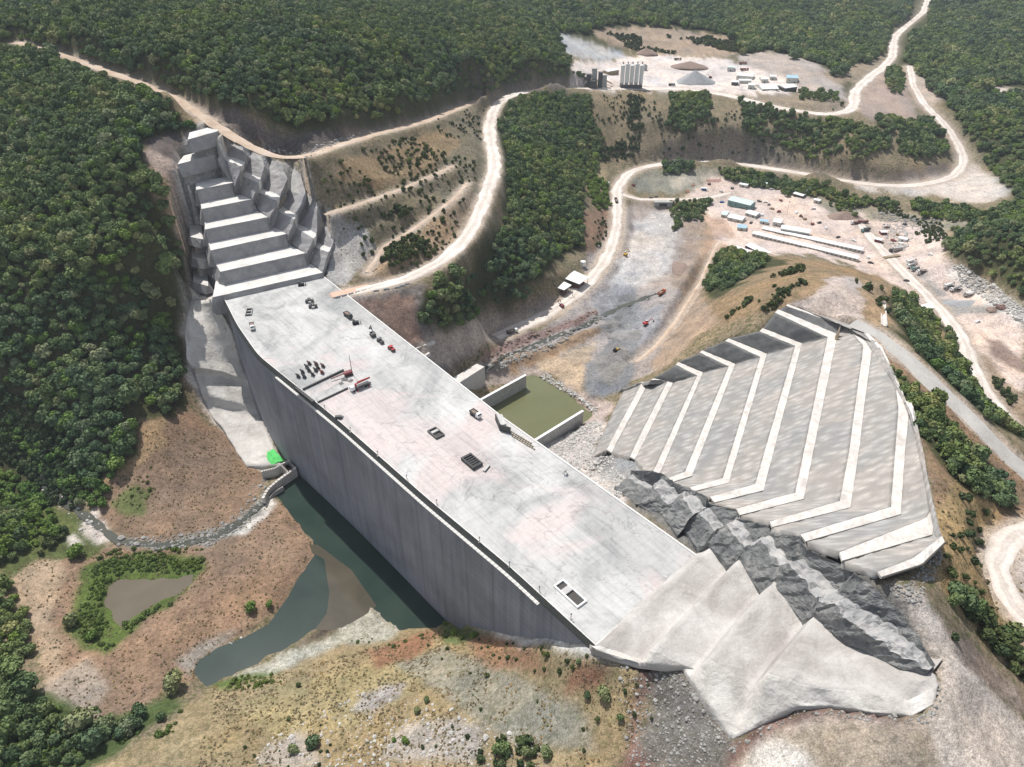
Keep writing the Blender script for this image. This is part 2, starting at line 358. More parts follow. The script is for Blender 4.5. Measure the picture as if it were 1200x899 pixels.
# ---- right bank: benched slope of sprayed concrete
BZ = {0: -52, 1: -43, 2: -34, 3: -25, 4: -16, 5: -7, 6: 2, 7: 11, 8: 20, 9: 29, 10: 37, 11: 43}
Ocn = {0: ([(724, 458), (732, 455)], [(732, 455), (699, 524)], [(699, 524), (693, 536)]),
 1: ([(746, 450), (753, 448)], [(753, 448), (719, 512)], [(719, 512), (711, 528)]),
 2: ([(762, 446), (783, 446)], [(783, 446), (752, 507)], [(752, 507), (738, 536)]),
 3: ([(792, 428), (817, 441)], [(817, 441), (769, 546)], [(769, 546), (762, 558)]),
 4: ([(820, 414), (854, 430)], [(854, 430), (803, 553)], [(803, 553), (784, 561)]),
 5: ([(850, 400), (891, 419)], [(891, 419), (847, 561)], [(847, 561), (808, 572)]),
 6: ([(890, 389), (932, 406)], [(932, 406), (885, 568)], [(885, 568), (832, 583)]),
 7: ([(908, 367), (970, 396)], [(970, 396), (932, 578)], [(932, 578), (862, 597)]),
 8: ([(921, 359, 14), (993, 384, 14)], [(993, 384, 14), (1012, 406, 18), (1003, 470, 20), (995, 530), (984, 588)], [(984, 588), (902, 612)]),
 9: ([(1005, 383, 16), (1030, 410, 21)], [(1030, 410, 21), (1050, 455, 27), (1053, 480), (1049, 530), (1044, 595)], [(1044, 595), (938, 627)]),
 10: ([(1060, 470, 30), (1068, 484, 31)], [(1068, 484, 31), (1077, 530, 33), (1090, 600)], [(1090, 606), (984, 648)]),
 11: ([(1100, 622), (1101, 624)], [(1101, 624), (1104, 629)], [(1104, 629), (1070, 655), (1028, 671)])}
Icn = {1: ([(751, 449), (760, 450)], [(760, 450), (725, 515)], [(725, 515), (717, 531)]),
 2: ([(766, 444), (789, 449)], [(789, 449), (757, 514)], [(757, 514), (744, 539)]),
 3: ([(795, 425), (824, 437)], [(824, 437), (775, 552)], [(775, 552), (768, 562)]),
 4: ([(823, 411), (862, 427)], [(862, 427), (811, 559)], [(811, 559), (788, 566)]),
 5: ([(854, 397), (899, 415)], [(899, 415), (854, 567)], [(854, 567), (813, 577)]),
 6: ([(894, 385), (940, 403)], [(940, 403), (895, 576)], [(895, 576), (838, 590)]),
 7: ([(912, 363), (982, 392)], [(982, 392), (942, 586)], [(942, 586), (867, 605)]),
 8: ([(923, 357, 14), (1003, 384, 14.5)], [(1003, 384, 14.5), (1022, 412, 18.5), (1014, 470, 20), (1007, 530), (997, 596)], [(997, 596), (905, 619)]),
 9: ([(1010, 383, 16), (1034, 408, 21.5)], [(1034, 408, 21.5), (1056, 455, 27.5), (1066, 480), (1061, 530), (1056, 604)], [(1056, 604), (944, 636)]),
 10: ([(1068, 472, 30.5), (1072, 484, 31.5)], [(1072, 484, 31.5), (1080, 530, 33.5), (1095, 612)], [(1097, 626), (987, 658)]),
 11: ([(1101, 624), (1102, 625)], [(1102, 625), (1107, 636)], [(1107, 636), (1080, 662), (1033, 677)])}
NS = (14, 44, 24)
for k_ in range(1, 10):
    for sg in range(3):
        o_, i_ = Ocn[k_][sg], Icn[k_][sg]
        if len(o_) == len(i_): Icn[k_] = tuple([(a[0] + (b[0] - a[0]) * .95, a[1] + (b[1] - a[1]) * .95, *b[2:]) for a, b in zip(o_, i_)] if q == sg else Icn[k_][q] for q in range(3))
def contour(c, k):
    out = []
    for s, n in zip(c, NS):
        r = resample(px([q if len(q) == 3 else (q[0], q[1], BZ[k]) for q in s]), n); out.append(r)
    return np.vstack([out[0], out[1][1:], out[2][1:]])
slope_t = empty('benched_slope', P(900, 520, -5), 0, 'huge grey sprayed hillside cut with pale berms right of the dam', 'slope')
def parented(o, par):
    o.parent = par; o.matrix_parent_inverse = Matrix.Translation(-Vector(par.location)) if par.rotation_euler.z == 0 else par.matrix_basis.inverted(); return o
for k in range(0, 11):
    lo = contour(Icn[k], k) if k in Icn else contour(Ocn[0], 0); hi = contour(Ocn[k + 1], k + 1)
    o = grid_mesh('slope_face', [list(lo), list(hi)], 1, 7, [M['slope'], M['panel']], None, .75, 10 + k, None, 3.0, 3.)
    nc = len(lo); mi = np.zeros(len(o.data.polygons), np.int32)
    if k < 8:
        for r in range(7): mi[r * (nc - 1): r * (nc - 1) + NS[0] - 1] = 1
    o.data.polygons.foreach_set('material_index', mi); parented(o, slope_t)
for k in range(1, 12):
    a = contour(Ocn[k], k); b = contour(Icn[k], k); a = a + [0, 0, .12]; b = b + [0, 0, .12]
    parented(grid_mesh('berm', [list(a), list(b)], 1, 2, M['berm'], None, .3, 40 + k, None, 1.6, .9, False, False, True), slope_t)
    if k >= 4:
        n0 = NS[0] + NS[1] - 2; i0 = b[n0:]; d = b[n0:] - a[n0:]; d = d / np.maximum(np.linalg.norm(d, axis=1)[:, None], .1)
        parented(grid_mesh('toe_shade_strip', [list(i0 + [0, 0, .1]), list(i0 + d * .75 + [0, 0, .35])], 1, 1, M['shade'], None, 0, 1, None, 2, .3, False), slope_t)  # dark strip paints the shade line along the berm toe
# short cross joint on the top dark panel
# ---- right bank: foundation steps rising from the dam
steps_t = empty('foundation_steps', P(850, 720, 10), 0, 'wide pale foundation steps climbing from the near end of the dam to the right', 'foundation')
LIP = [[(818, 653, 3.5), (789, 680, 3.5), (760, 706, 3.5), (704, 758, 3.5), (699, 763, 2)], [(862, 659, 10), (838, 684, 10), (812, 711, 10), (763, 762, 10), (757, 778, 7.5)], [(893, 694, 17.5), (877, 713, 17.5), (861, 732, 17.5), (829, 772, 17.5), (832, 830, 9.5)],
       [(952, 724, 25), (938, 742, 25), (925, 757, 25), (899, 790, 25), (884, 854, 13)]]
MIDB = [None, (748, 777, 5), (800, 783, 7.5), (858, 867, 8)]
colsS = []; NWd = np.array([-.64, .77, 0])
for i, L_ in enumerate(LIP):
    w_ = px(L_)
    if i:
        zl = LIP[i - 1][0][2]; toe = []
        for r, p in enumerate(w_[:-1]):
            q = p + NWd * 2.6; q[2] = zl - 1.6; toe.append(q)
        toe.append(P(*MIDB[i])); colsS.append([0, toe])
    colsS.append([1, w_])
for L_ in ([(970, 738, 25.4), (962, 755, 25.6), (950, 775, 26), (935, 800, 26), (935, 828, 22)], [(988, 755, 26), (978, 768, 26.5), (970, 785, 27), (965, 808, 27), (975, 828, 24)], [(1018, 768, 28), (1010, 778, 28), (1005, 790, 28), (1000, 810, 28), (1015, 834, 26.5)],
          [(1083, 790, 34), (1078, 800, 34), (1072, 808, 33), (1063, 822, 31.5), (1068, 840, 30.5)], [(1092, 788, 35), (1096, 792, 35), (1098, 797, 35), (1100, 803, 35), (1095, 825, 33)]): colsS.append([1, px(L_)])
first = [p + NWd * 3 for p in colsS[0][1]]
for p in first[:4]: p[2] = .07
colsS.insert(0, [1, first])
latS = [[c[1][0] + np.array([5.5, 4.6, -.6]) for c in colsS]] + [[c[1][r] for c in colsS] for r in range(5)]
parented(grid_mesh('step', latS, 8, 9, [M['step'], M['shot_light']], None, 1.0, 61, [0, 0, 0, 0, 1], 5., 3., True, True, False), steps_t)
# ---- right bank: dark rough trench wall in two tiers with ledges
rock_t = empty('rough_trench_wall', P(860, 620, 10), 0, 'dark rough sprayed rock wall in two tiers between the pale steps and the berms', 'rock wall')
cols = [
 [(720, 572, -18), (736, 560, -12), (738, 557, -12), (740, 552, -12)],
 [(745, 592, -12), (764, 578, -7), (770, 571, -7), (764, 552, -10)],
 [(752, 594, -9), (766, 569, -4), (775, 561, -4), (778, 557, -6)],
 [(772, 608, -7), (782, 592, -2), (796, 577, -2), (790, 566, -4)],
 [(776, 604, -5), (800, 580, 1), (806, 577, 1), (808, 573, 2)],
 [(794, 628, -1), (813, 603, 3), (828, 594, 3), (829, 583, 7)],
 [(800, 618, 0), (816, 597, 6.5), (828, 593, 6.5), (831, 591, 10)],
 [(819, 646, 1), (838, 622, 6.5), (849, 615, 6.5), (864, 598, 15)],
 [(830, 638, 4), (850, 614, 13), (863, 609, 13), (864, 607, 18)],
 [(854, 667, 4), (872, 643, 13), (884, 634, 13), (901, 617, 23)],
 [(866, 654, 10), (890, 635, 21), (902, 628, 21), (904, 625, 27)],
 [(891, 696, 9), (914, 663, 21), (924, 659, 21), (937, 629, 34)],
 [(908, 690, 16), (926, 660, 30), (942, 658, 30), (946, 645, 36)],
 [(940, 727, 17), (956, 700, 30), (981, 692, 30), (1001, 668, 46)],
 [(953, 724, 24), (960, 703, 38), (983, 697, 38.5), (1002, 672, 45)],
 [(970, 742, 24), (978, 712, 40), (992, 702, 40), (1016, 682, 44)],
 [(986, 757, 25), (996, 729, 40), (1012, 716, 40), (1036, 700, 42)],
 [(1018, 771, 27), (1026, 750, 39.5), (1048, 735, 41), (1058, 722, 43)],
 [(1052, 783, 31), (1058, 770, 39.5), (1072, 756, 41), (1078, 750, 43)],
 [(1085, 792, 34), (1088, 787, 37.8), (1093, 782, 38), (1096, 780, 38)]]
cols2 = []
for c in cols:
    a_, b_, c_, d_ = c; zb = a_[2] + max(1.5, (a_[1] - b_[1]) * .32); zd = zb + max(1.2, (c_[1] - d_[1]) * .36); cols2.append([a_, (b_[0], b_[1], zb), (c_[0], c_[1], zb + .4), (d_[0], d_[1], zd)])
cols = cols2; lat = [[P(*c[r]) for c in cols] for r in range(4)]
parented(grid_mesh('rock_face', lat, 9, 12, [M['dark_rock'], M['mid_rock']], None, 2.1, 91, [0, 1, 0], 2.6, 6., True, False, False), rock_t)
# ---- left bank: stepped abutment
ab_t = empty('stepped_abutment', P(300, 260, 20), 0, 'stair of wide pale concrete benches climbing the hill at the far end of the dam', 'abutment')
LT = [([(249, 349), (378, 320), (357, 304), (253, 330)], 3), ([(258, 319), (358, 297), (337, 287), (250, 305)], 11), ([(247, 294), (336, 274.5), (327, 268), (315, 265), (243, 280)], 19),
      ([(240, 269.5), (314, 255), (298, 245), (240, 256)], 27), ([(236, 245.5), (295, 234), (276, 226), (235, 234)], 35), ([(230, 223), (273, 214.5), (266, 208), (229, 212)], 43),
      ([(208, 193), (252, 182), (248, 174), (215, 183)], 57), ([(220, 164), (256, 154), (255, 147), (222, 156)], 70)]
for i, (pts, z) in enumerate(LT):
    bl = px(pts, z)
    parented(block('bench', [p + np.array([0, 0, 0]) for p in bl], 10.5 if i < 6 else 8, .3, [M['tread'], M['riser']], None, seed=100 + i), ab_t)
wc = [[(255, 187, 56), (260, 178), (263, 174), (264, 166), (262, 158)], [(273, 213, 43), (264, 188), (267, 184), (270, 174), (272, 165)], [(275, 218, 43), (283, 195), (287, 190), (286, 180), (284, 171)], [(279, 226, 36), (283, 206), (286, 201), (294, 186), (293, 177)],
      [(296, 234, 35), (303, 215), (306, 209), (310, 195), (306, 184)], [(299, 243, 28), (305, 227), (308, 221), (316, 204), (316, 188)], [(316, 256, 27), (325, 236), (328, 230), (337, 210), (326, 190)], [(319, 263, 20), (325, 247), (328, 241), (339, 224), (344, 196)],
      [(338, 276, 19), (345, 258), (348, 252), (359, 232), (352, 204)], [(341, 285, 12), (348, 269), (350, 263), (358, 244), (360, 222)], [(359, 298, 11), (368, 280), (371, 274), (372, 246), (371, 238)], [(362, 306, 4), (370, 291), (372, 285), (380, 266), (381, 256)], [(378, 320, 2), (385, 296), (388, 291), (390, 286), (391, 282)]]
wl2 = []
for c in wc:
    z = c[0][2]; row = [c[0]]; 
    for r in range(1, 5): z = z + (.2 if r == 2 else max(.6, (c[r - 1][1] - c[r][1]) * (.46, .46, .46, .4, .24)[r])); row.append((c[r][0], c[r][1], z))
    wl2.append(row)
lat = [[P(*c[r]) for c in wl2] for r in range(5)]
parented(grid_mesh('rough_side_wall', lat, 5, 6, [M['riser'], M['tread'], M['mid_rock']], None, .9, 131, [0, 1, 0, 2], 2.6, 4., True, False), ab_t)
# left flank small blocks and rolling sprayed slope down to the water
for i, (pts, z) in enumerate([([(223, 278), (238, 281), (236, 266), (222, 264)], 18), ([(225, 303), (242, 306), (239, 290), (225, 290)], 6), ([(226, 331), (244, 336), (243, 316), (227, 314)], -6)]):
    parented(block('flank_block', px(pts, z), 5, .5, [M['tread'], M['riser']], None, seed=150 + i), ab_t)
fl = [[(240, 256, 25), (237, 272, 19), (240, 300, 12), (243, 330, 2), (252, 350, -2), (268, 384, -16)],
      [(214, 240, 32), (219, 270, 16), (222, 300, 6), (223, 330, -6), (226, 350, -14), (228, 372, -22)]]
flank = [[(250, 352, -3), (272, 388, -22), (282, 425, -42), (292, 448, -52), (294, 452, -54), (303, 480, -62), (306, 486, -64), (316, 515, -68), (329, 545, -69.5)],
         [(232, 352, -12), (245, 390, -24), (256, 425, -38), (262, 438, -42), (263, 444, -47), (268, 470, -53), (268, 480, -58), (282, 515, -65), (310, 548, -69)],
         [(222, 352, -14), (216, 385, -20), (219, 420, -30), (226, 430, -34), (228, 438, -39), (236, 462, -48), (240, 474, -54), (262, 505, -61), (290, 546, -67.5)]]
parented(grid_mesh('sprayed_flank', [px(r) for r in flank], 7, 10, M['shot_light'], None, 1.3, 160, None, 9., 3., True, True, True), ab_t)

# ---- dam body
crest = px([(263, 352), (278, 382), (303, 418), (350, 456), (400, 497), (500, 585), (600, 668), (697, 757)], 0)
ds = px([(818, 652), (590, 490), (380, 325)], 0)
dam = empty('concrete_dam', (-40, 270, 0), 0, 'long pale grey concrete dam under construction with flat working deck and dark upstream face', 'dam')
cr = smooth_poly(crest, 70, 2)
V = []; F = []; MI = []
n = len(cr)
for z in (0, -18, -36, -54, -80):
    for q in cr: V.append((q[0] - .77 * 0, q[1], z))
for r in range(4):
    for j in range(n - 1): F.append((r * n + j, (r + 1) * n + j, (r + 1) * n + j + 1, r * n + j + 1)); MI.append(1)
dsr = resample(ds, 40); o = len(V)          # near to far
for q in dsr: V.append(tuple(q))
for q in dsr: V.append((q[0] + .77 * 56, q[1] + .64 * 56, -75))
for j in range(39): F.append((o + j, o + 40 + j, o + 41 + j, o + j + 1)); MI.append(1)
F.append(tuple(range(n)) + tuple(range(o, o + 40))); MI.append(0)
F.append((n - 1, o, 4 * n + n - 1 + 0)); MI.append(1)   # end walls
F.append((o, o + 40, 4 * n + n - 1)); MI.append(1)
F.append((0, 4 * n, o + 39)); MI.append(1); F.append((o + 39, 4 * n, o + 79)); MI.append(1)
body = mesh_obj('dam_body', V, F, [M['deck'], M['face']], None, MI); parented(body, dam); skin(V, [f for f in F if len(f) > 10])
print('skins', len(SK_F))

# ------------------------------------------------------------------ terrain
T = [ # u, v, z
 (0,0,110),(150,0,112),(300,0,100),(450,0,86),(560,0,70),(700,0,50),(850,0,36),(1000,0,22),(1080,0,8),(1200,0,30),
 (0,30,112),(100,45,108),(200,60,104),(200,95,96),(300,60,98),(300,110,86),(330,140,80),(400,60,92),(400,120,68),(480,60,76),(480,110,56),(560,60,62),(560,95,34),(620,60,48),(650,85,30),(640,40,50),(560,30,66),
 (40,55,100),(110,80,90),(200,115,80),(260,150,72),(310,185,62),(350,190,57),(400,167,50),(450,152,42),(500,140,33),(540,126,22),(590,110,15),
 (315,150,76),(370,158,66),(430,146,56),(520,116,36),
 (0,75,92),(60,85,90),(100,150,74),(0,150,66),(170,130,80),(200,150,70),(100,220,52),(0,220,42),(0,300,20),(100,300,28),(160,220,62),(180,290,17),(195,215,53),
 (0,380,-8),(100,380,-8),(190,380,-17),(0,450,-34),(100,450,-28),(190,460,-40),(0,520,-58),(60,500,-48),(130,500,-44),(180,500,-46),
 (190,175,64),(232,200,49),(246,198,50),(236,171,61),(205,200,54),(215,240,32),(218,290,11),(216,340,-10),(212,380,-22),(212,430,-36),(226,475,-50),
 (240,520,-60),(200,560,-62),(150,590,-65),(110,570,-63),(280,560,-67),(310,575,-69),(260,590,-68),
 (30,545,-67),(60,570,-68),(95,605,-68.5),(150,635,-69),(250,630,-69.5),(315,600,-69.5),
 (30,620,-64),(0,680,-62),(90,650,-67),(60,700,-67),(250,660,-67.5),(330,620,-68.5),(300,700,-67.5),(200,740,-67),(120,660,-67),(170,695,-68.5),(40,760,-64),(100,770,-66),(160,800,-66),(0,800,-58),(0,880,-50),(80,880,-58),(150,880,-56),(200,820,-65),(230,850,-60),
 (240,808,-70),(330,785,-69),(400,750,-70),(460,740,-70),(300,820,-64),(400,800,-60),(480,760,-62),(520,728,-70),(560,740,-54),(600,748,-38),(640,752,-19),(680,760,-5),(700,769,.5),(720,775,1),
 (250,890,-54),(350,880,-50),(450,870,-42),(550,890,-34),(450,810,-52),(540,780,-45),(560,830,-38),(640,800,-22),(640,870,-24),(700,800,-8),(700,880,-12),(745,786,2),(788,790,5),(812,814,6.5),(760,812,-2),(800,835,3),(760,890,-8),(832,848,6.5),(852,874,7),(820,870,3),(840,895,4),
 (870,870,8),(900,850,17),(950,840,21),(1000,860,25),(1000,895,24),(1080,850,33),(1110,800,38),(1100,740,37),(1085,700,40),(1060,680,41.5),(1040,683,42.5),(1075,712,41),(1100,775,38),(1050,850,31),(1150,850,26),(1199,895,20),(1150,780,26),
 (1110,640,40),(1098,610,36),(1094,560,34),(1086,520,31),(1080,490,29),(1056,440,23),(1034,400,19),
 (1130,700,28),(1150,760,22),(1150,640,24),(1120,560,24),(1130,600,28),(1170,600,14),(1165,640,12),(1190,640,12),(1199,700,12),(1180,690,12),(1199,760,12),(1199,560,2),(1150,560,12),
 (1100,505,20),(1118,530,16),(1085,455,18),(1064,425,19),(1024,385,19),(1050,400,18),(1100,452,11),(1150,495,5),(1200,535,-4),(1040,370,15),(1200,520,-10),
 (990,345,20),(960,350,20),(1000,375,18.5),(1020,345,15),(1030,330,8),(985,318,4),(930,312,-6),(950,330,16),(900,330,0),(1040,350,4),
 (910,350,13),(880,360,6),(870,385,0),(840,395,-12),(815,405,-22),(790,420,-32),(765,438,-44),(730,450,-52),(850,340,-18),(835,360,-22),(820,380,-30),(800,380,-42),(800,340,-50),(825,310,-48),(850,300,-46),(880,305,-36),(920,300,-44),(860,320,-30),
 (1060,345,-42),(1080,360,-46),(1100,380,-48),(1085,400,-24),(1110,425,-40),(1065,385,4),(1140,480,-24),(1130,430,-58),(1155,470,-58),(1180,500,-59),(1200,510,-59),
 (830,245,-58),(860,250,-57),(850,280,-57),(900,250,-57),(950,255,-57),(1000,250,-57),(1000,290,-58),(940,290,-57),(880,225,-57),(840,220,-58),(930,215,-57),(1050,290,-59),(1050,330,-59),(1100,340,-60),(1150,380,-61),(1200,400,-61),(1150,350,-62),(1200,450,-61),(1190,480,-60),(1060,265,-58),(1100,270,-55),(1020,240,-56),
 (1105,300,-52),(1150,320,-48),(1200,350,-46),(1150,280,-26),(1200,260,-14),(1200,300,-24),(1130,270,-44),(1180,240,-40),(1100,250,-52),
 (1200,200,-30),(1170,205,-46),(1150,225,-47),(1100,225,-48),(1150,190,-42),(1200,150,-12),(1200,100,-6),(1160,110,-8),(1140,150,-22),(1200,50,8),(1130,50,4),(1100,90,-8),
 (1000,215,-50),(900,195,-50),(820,190,-49),(760,195,-49),(725,210,-50),(720,235,-52),(725,270,-54),(700,320,-58),(670,345,-59),(620,380,-59),(580,400,-58),(545,425,-50),
 (1050,217,-50),(1110,210,-48),(1130,190,-43),(1120,165,-34),(1100,145,-26),(1080,120,-16),(1070,95,-10),(1060,75,-6),
 (960,200,-46),(960,192,-34),(860,190,-45),(860,170,-28),(1060,205,-44),(1060,190,-30),(790,180,-42),(800,165,-28),(870,150,-16),(1000,160,-14),(1000,185,-30),(1040,190,-34),(1060,160,-20),(1090,170,-30),(1045,145,-12),
 (740,110,4),(800,112,2),(850,118,0),(920,130,-3),(980,137,-6),(1005,130,-6),(995,110,-4),(1020,90,-4),(1040,70,-2),(1045,45,0),(1080,15,6),(740,90,4),(700,85,8),(660,105,12),(800,85,3),(860,90,2),(900,100,1),(930,105,0),(760,65,8),(700,60,14),(850,65,12),(920,75,14),(960,100,4),(1030,120,-8),(1060,130,-14),
 (760,140,-12),(830,140,-10),(720,150,-20),(760,175,-38),(820,175,-34),(700,120,2),(720,190,-46),(680,140,-8),(690,180,-34),
 (640,115,10),(600,130,12),(620,160,2),(600,200,0),(650,160,-8),(640,200,-14),(690,210,-44),(660,250,-34),(700,250,-50),(690,290,-52),(650,290,-44),(600,250,-8),(600,300,-20),(640,330,-42),(610,355,-40),(560,300,-8),(550,350,-18),(520,345,-5),(560,380,-42),(500,385,-18),(600,378,-56),(500,355,-4),
 (575,150,12),(580,200,9),(560,240,7.5),(545,270,6),(525,305,4),(490,330,2),(460,340,1),(420,342,.5),(395,342,0),
 (540,150,22),(540,200,17),(500,170,26),(500,230,17),(450,200,32),(450,260,17),(400,210,42),(400,270,18),(380,250,30),(360,215,48),(370,200,51),(420,300,8),(390,310,4),(480,290,8),
 (430,365,-4),(460,375,-11),(480,400,-21),(440,380,-11),(500,415,-29),(520,400,-30),(540,440,-50),(560,450,-58),(600,430,-62),
 (640,400,-62),(700,370,-62),(680,390,-60),(640,420,-61),(740,330,-61),(740,280,-62),(780,280,-61),(770,320,-60),(770,250,-62),(790,300,-60),(760,370,-58),(740,400,-57),(700,400,-60),(700,440,-58),(660,440,-62),(720,470,-57),(700,490,-58),(690,520,-58),(660,530,-60),(700,560,-56),(740,560,-34),(640,530,-60),(560,460,-60),(800,250,-58),(815,270,-57),
 (720,540,-54),
]
pts = [P(*q) for q in T]
ok = [q for q in pts if np.isfinite(q).all()]
K = np.array(ok + CTRL); CT = np.array(CTRL)
# thin the control set so that the system stays well conditioned
keep = []; cell = {}
for i, q in enumerate(K):
    key = (int(q[0] // 4), int(q[1] // 4))
    if key in cell: continue
    cell[key] = i; keep.append(i)
K = K[keep]; print('controls', len(K))
n = len(K); D = np.hypot(K[:, None, 0] - K[None, :, 0], K[:, None, 1] - K[None, :, 1]); D = np.sqrt(D * D + 4)
A = np.zeros((n + 3, n + 3)); A[:n, :n] = -D + np.eye(n) * 3.0; A[:n, n] = 1; A[:n, n + 1:] = K[:, :2] / 500; A[n:, :n] = A[:n, n:].T
sol = np.linalg.solve(A, np.r_[K[:, 2], 0, 0, 0])
def rbf(x, y):
    sh = x.shape; x = x.ravel(); y = y.ravel(); out = np.empty(len(x))
    for s in range(0, len(x), 20000):
        a = x[s:s + 20000]; b = y[s:s + 20000]
        d = np.sqrt((a[:, None] - K[None, :, 0]) ** 2 + (b[:, None] - K[None, :, 1]) ** 2 + 4)
        out[s:s + 20000] = -d @ sol[:n] + sol[n] + sol[n + 1] * a / 500 + sol[n + 2] * b / 500
    return out.reshape(sh)
def axis(lo, hi, a, b, d0, grow):
    mid = list(np.arange(a, b, d0)); x = b; d = d0
    while x < hi: mid.append(x); d = min(d * grow, 22); x += d
    x = a - d0; d = d0; pre = []
    while x > lo: pre.append(x); d = min(d * grow, 22); x -= d
    return np.array(pre[::-1] + mid)
AX = axis(-1300, 1900, -235, 260, 1.25, 1.012); AY = axis(60, 2600, 100, 430, 1.25, 1.009)
GX, GY = np.meshgrid(AX, AY); print('grid', GX.shape)
CX, CY = np.meshgrid(AX[::4], AY[::4])
# RBF on a coarser grid, then bilinear
cz = rbf(CX, CY)
def bil(xs, ys, Z, x, y):
    i = np.clip(np.searchsorted(xs, x) - 1, 0, len(xs) - 2); j = np.clip(np.searchsorted(ys, y) - 1, 0, len(ys) - 2)
    fx = np.clip((x - xs[i]) / (xs[i + 1] - xs[i]), 0, 1); fy = np.clip((y - ys[j]) / (ys[j + 1] - ys[j]), 0, 1)
    return (Z[j, i] * (1 - fx) + Z[j, i + 1] * fx) * (1 - fy) + (Z[j + 1, i] * (1 - fx) + Z[j + 1, i + 1] * fx) * fy
GZ = bil(AX[::4], AY[::4], cz, GX, GY)
GZ = np.minimum(GZ, 150)
def ztop(x, y): return bil(AX, AY, GZ, np.asarray(x, float), np.asarray(y, float))
def hit(u, v):
    u = np.atleast_1d(np.asarray(u, float)); v = np.atleast_1d(np.asarray(v, float))
    x = (u - 600) / FP; yc = (450 - v) / FP; dy = cp + yc * sp; dz = -sp + yc * cp
    t = np.concatenate([np.arange(110, 700, 1.5), np.geomspace(700, 3200, 500)])
    X = x[:, None] * t; Y = dy[:, None] * t; Z = CAM_H + dz[:, None] * t
    below = Z < ztop(X, Y); below[:, -1] = True; k = below.argmax(1); k = np.maximum(k, 1)
    r = np.arange(len(u)); lo = t[k - 1]; hi = t[k]
    for _ in range(8):
        m = (lo + hi) / 2; b = CAM_H + dz * m < ztop(x * m, dy * m); hi = np.where(b, m, hi); lo = np.where(b, lo, m)
    t0 = (lo + hi) / 2
    return np.stack([x * t0, dy * t0, CAM_H + dz * t0], 1)
def H(u, v): return hit(u, v)[0]
# fine relief
amp = np.clip(np.hypot(GX, GY - 0) / 900, .35, 2.2)
GZ += fbm(GX, GY, 60, 3, 5) * 3.0 * amp * (np.hypot(GX, GY) > 420) + fbm(GX, GY, 9, 4, 9) * .9

# ---- water bodies: the ground is dug under them
def wpoly(pts, z): return [tuple(P(a, b, z)[:2]) for a, b in pts]
WAT = {
 'reservoir_pool': ([(322, 578), (338, 556), (352, 553), (524, 726), (512, 734), (470, 737), (455, 729), (434, 707), (405, 672), (376, 645)], -71, 'w_res'),
 'side_pool': ([(228, 790), (235, 774), (262, 756), (290, 745), (320, 728), (335, 705), (346, 684), (360, 664), (370, 650), (383, 660), (390, 690), (386, 714), (370, 735), (345, 751), (300, 777), (242, 803)], -71, 'w_res'),
 'muddy_shallows': ([(364, 642), (374, 643), (407, 672), (436, 708), (422, 722), (392, 738), (368, 737), (384, 714), (388, 690), (381, 660), (368, 652)], -70.95, 'w_shal'),
 'pond': ([(127, 688), (140, 679), (160, 682), (180, 680), (205, 678), (228, 673), (225, 684), (205, 699), (190, 704), (168, 716), (150, 728), (141, 742), (134, 726), (122, 706)], -68.6, 'w_mud'),
 'stilling_basin_water': ([(566, 488), (617, 441), (628, 439), (645, 450), (668, 464), (690, 477), (697, 487), (672, 506), (634, 520), (612, 545), (580, 520)], -64, 'w_olive')}
for k, (pl, z, m) in WAT.items():
    wp = wpoly(pl, z); a = np.array(wp); lo = a.min(0) - 14; hi = a.max(0) + 14
    s = (GX > lo[0]) & (GX < hi[0]) & (GY > lo[1]) & (GY < hi[1]); x = GX[s]; y = GY[s]; g = GZ[s]
    d, _ = polydist(x, y, wp, True); ins = inpoly(x, y, wp); nz = fbm(x, y, 5, 3, 3)
    sd_ = np.where(ins, -d, d)
    if z < -70:
        for k2, (pl2, z2, m2) in WAT.items():
            if k2 != k and z2 < -70:
                wp2 = wpoly(pl2, z2); d2, _ = polydist(x, y, wp2, True); sd_ = np.minimum(sd_, np.where(inpoly(x, y, wp2), -d2, d2))
        sd_ = sd_ - .8
    sd_ = sd_ + nz * 1.6
    wall = (k == 'stilling_basin_water')
    g2 = np.where(sd_ < 0, z - np.minimum(2.2, -sd_ * .35), np.where(sd_ < 14, np.clip(g, z + np.minimum(.12 * sd_, 1.0), z + .15 + sd_ * (.8 if wall else .45)), g))
    GZ[s] = g2

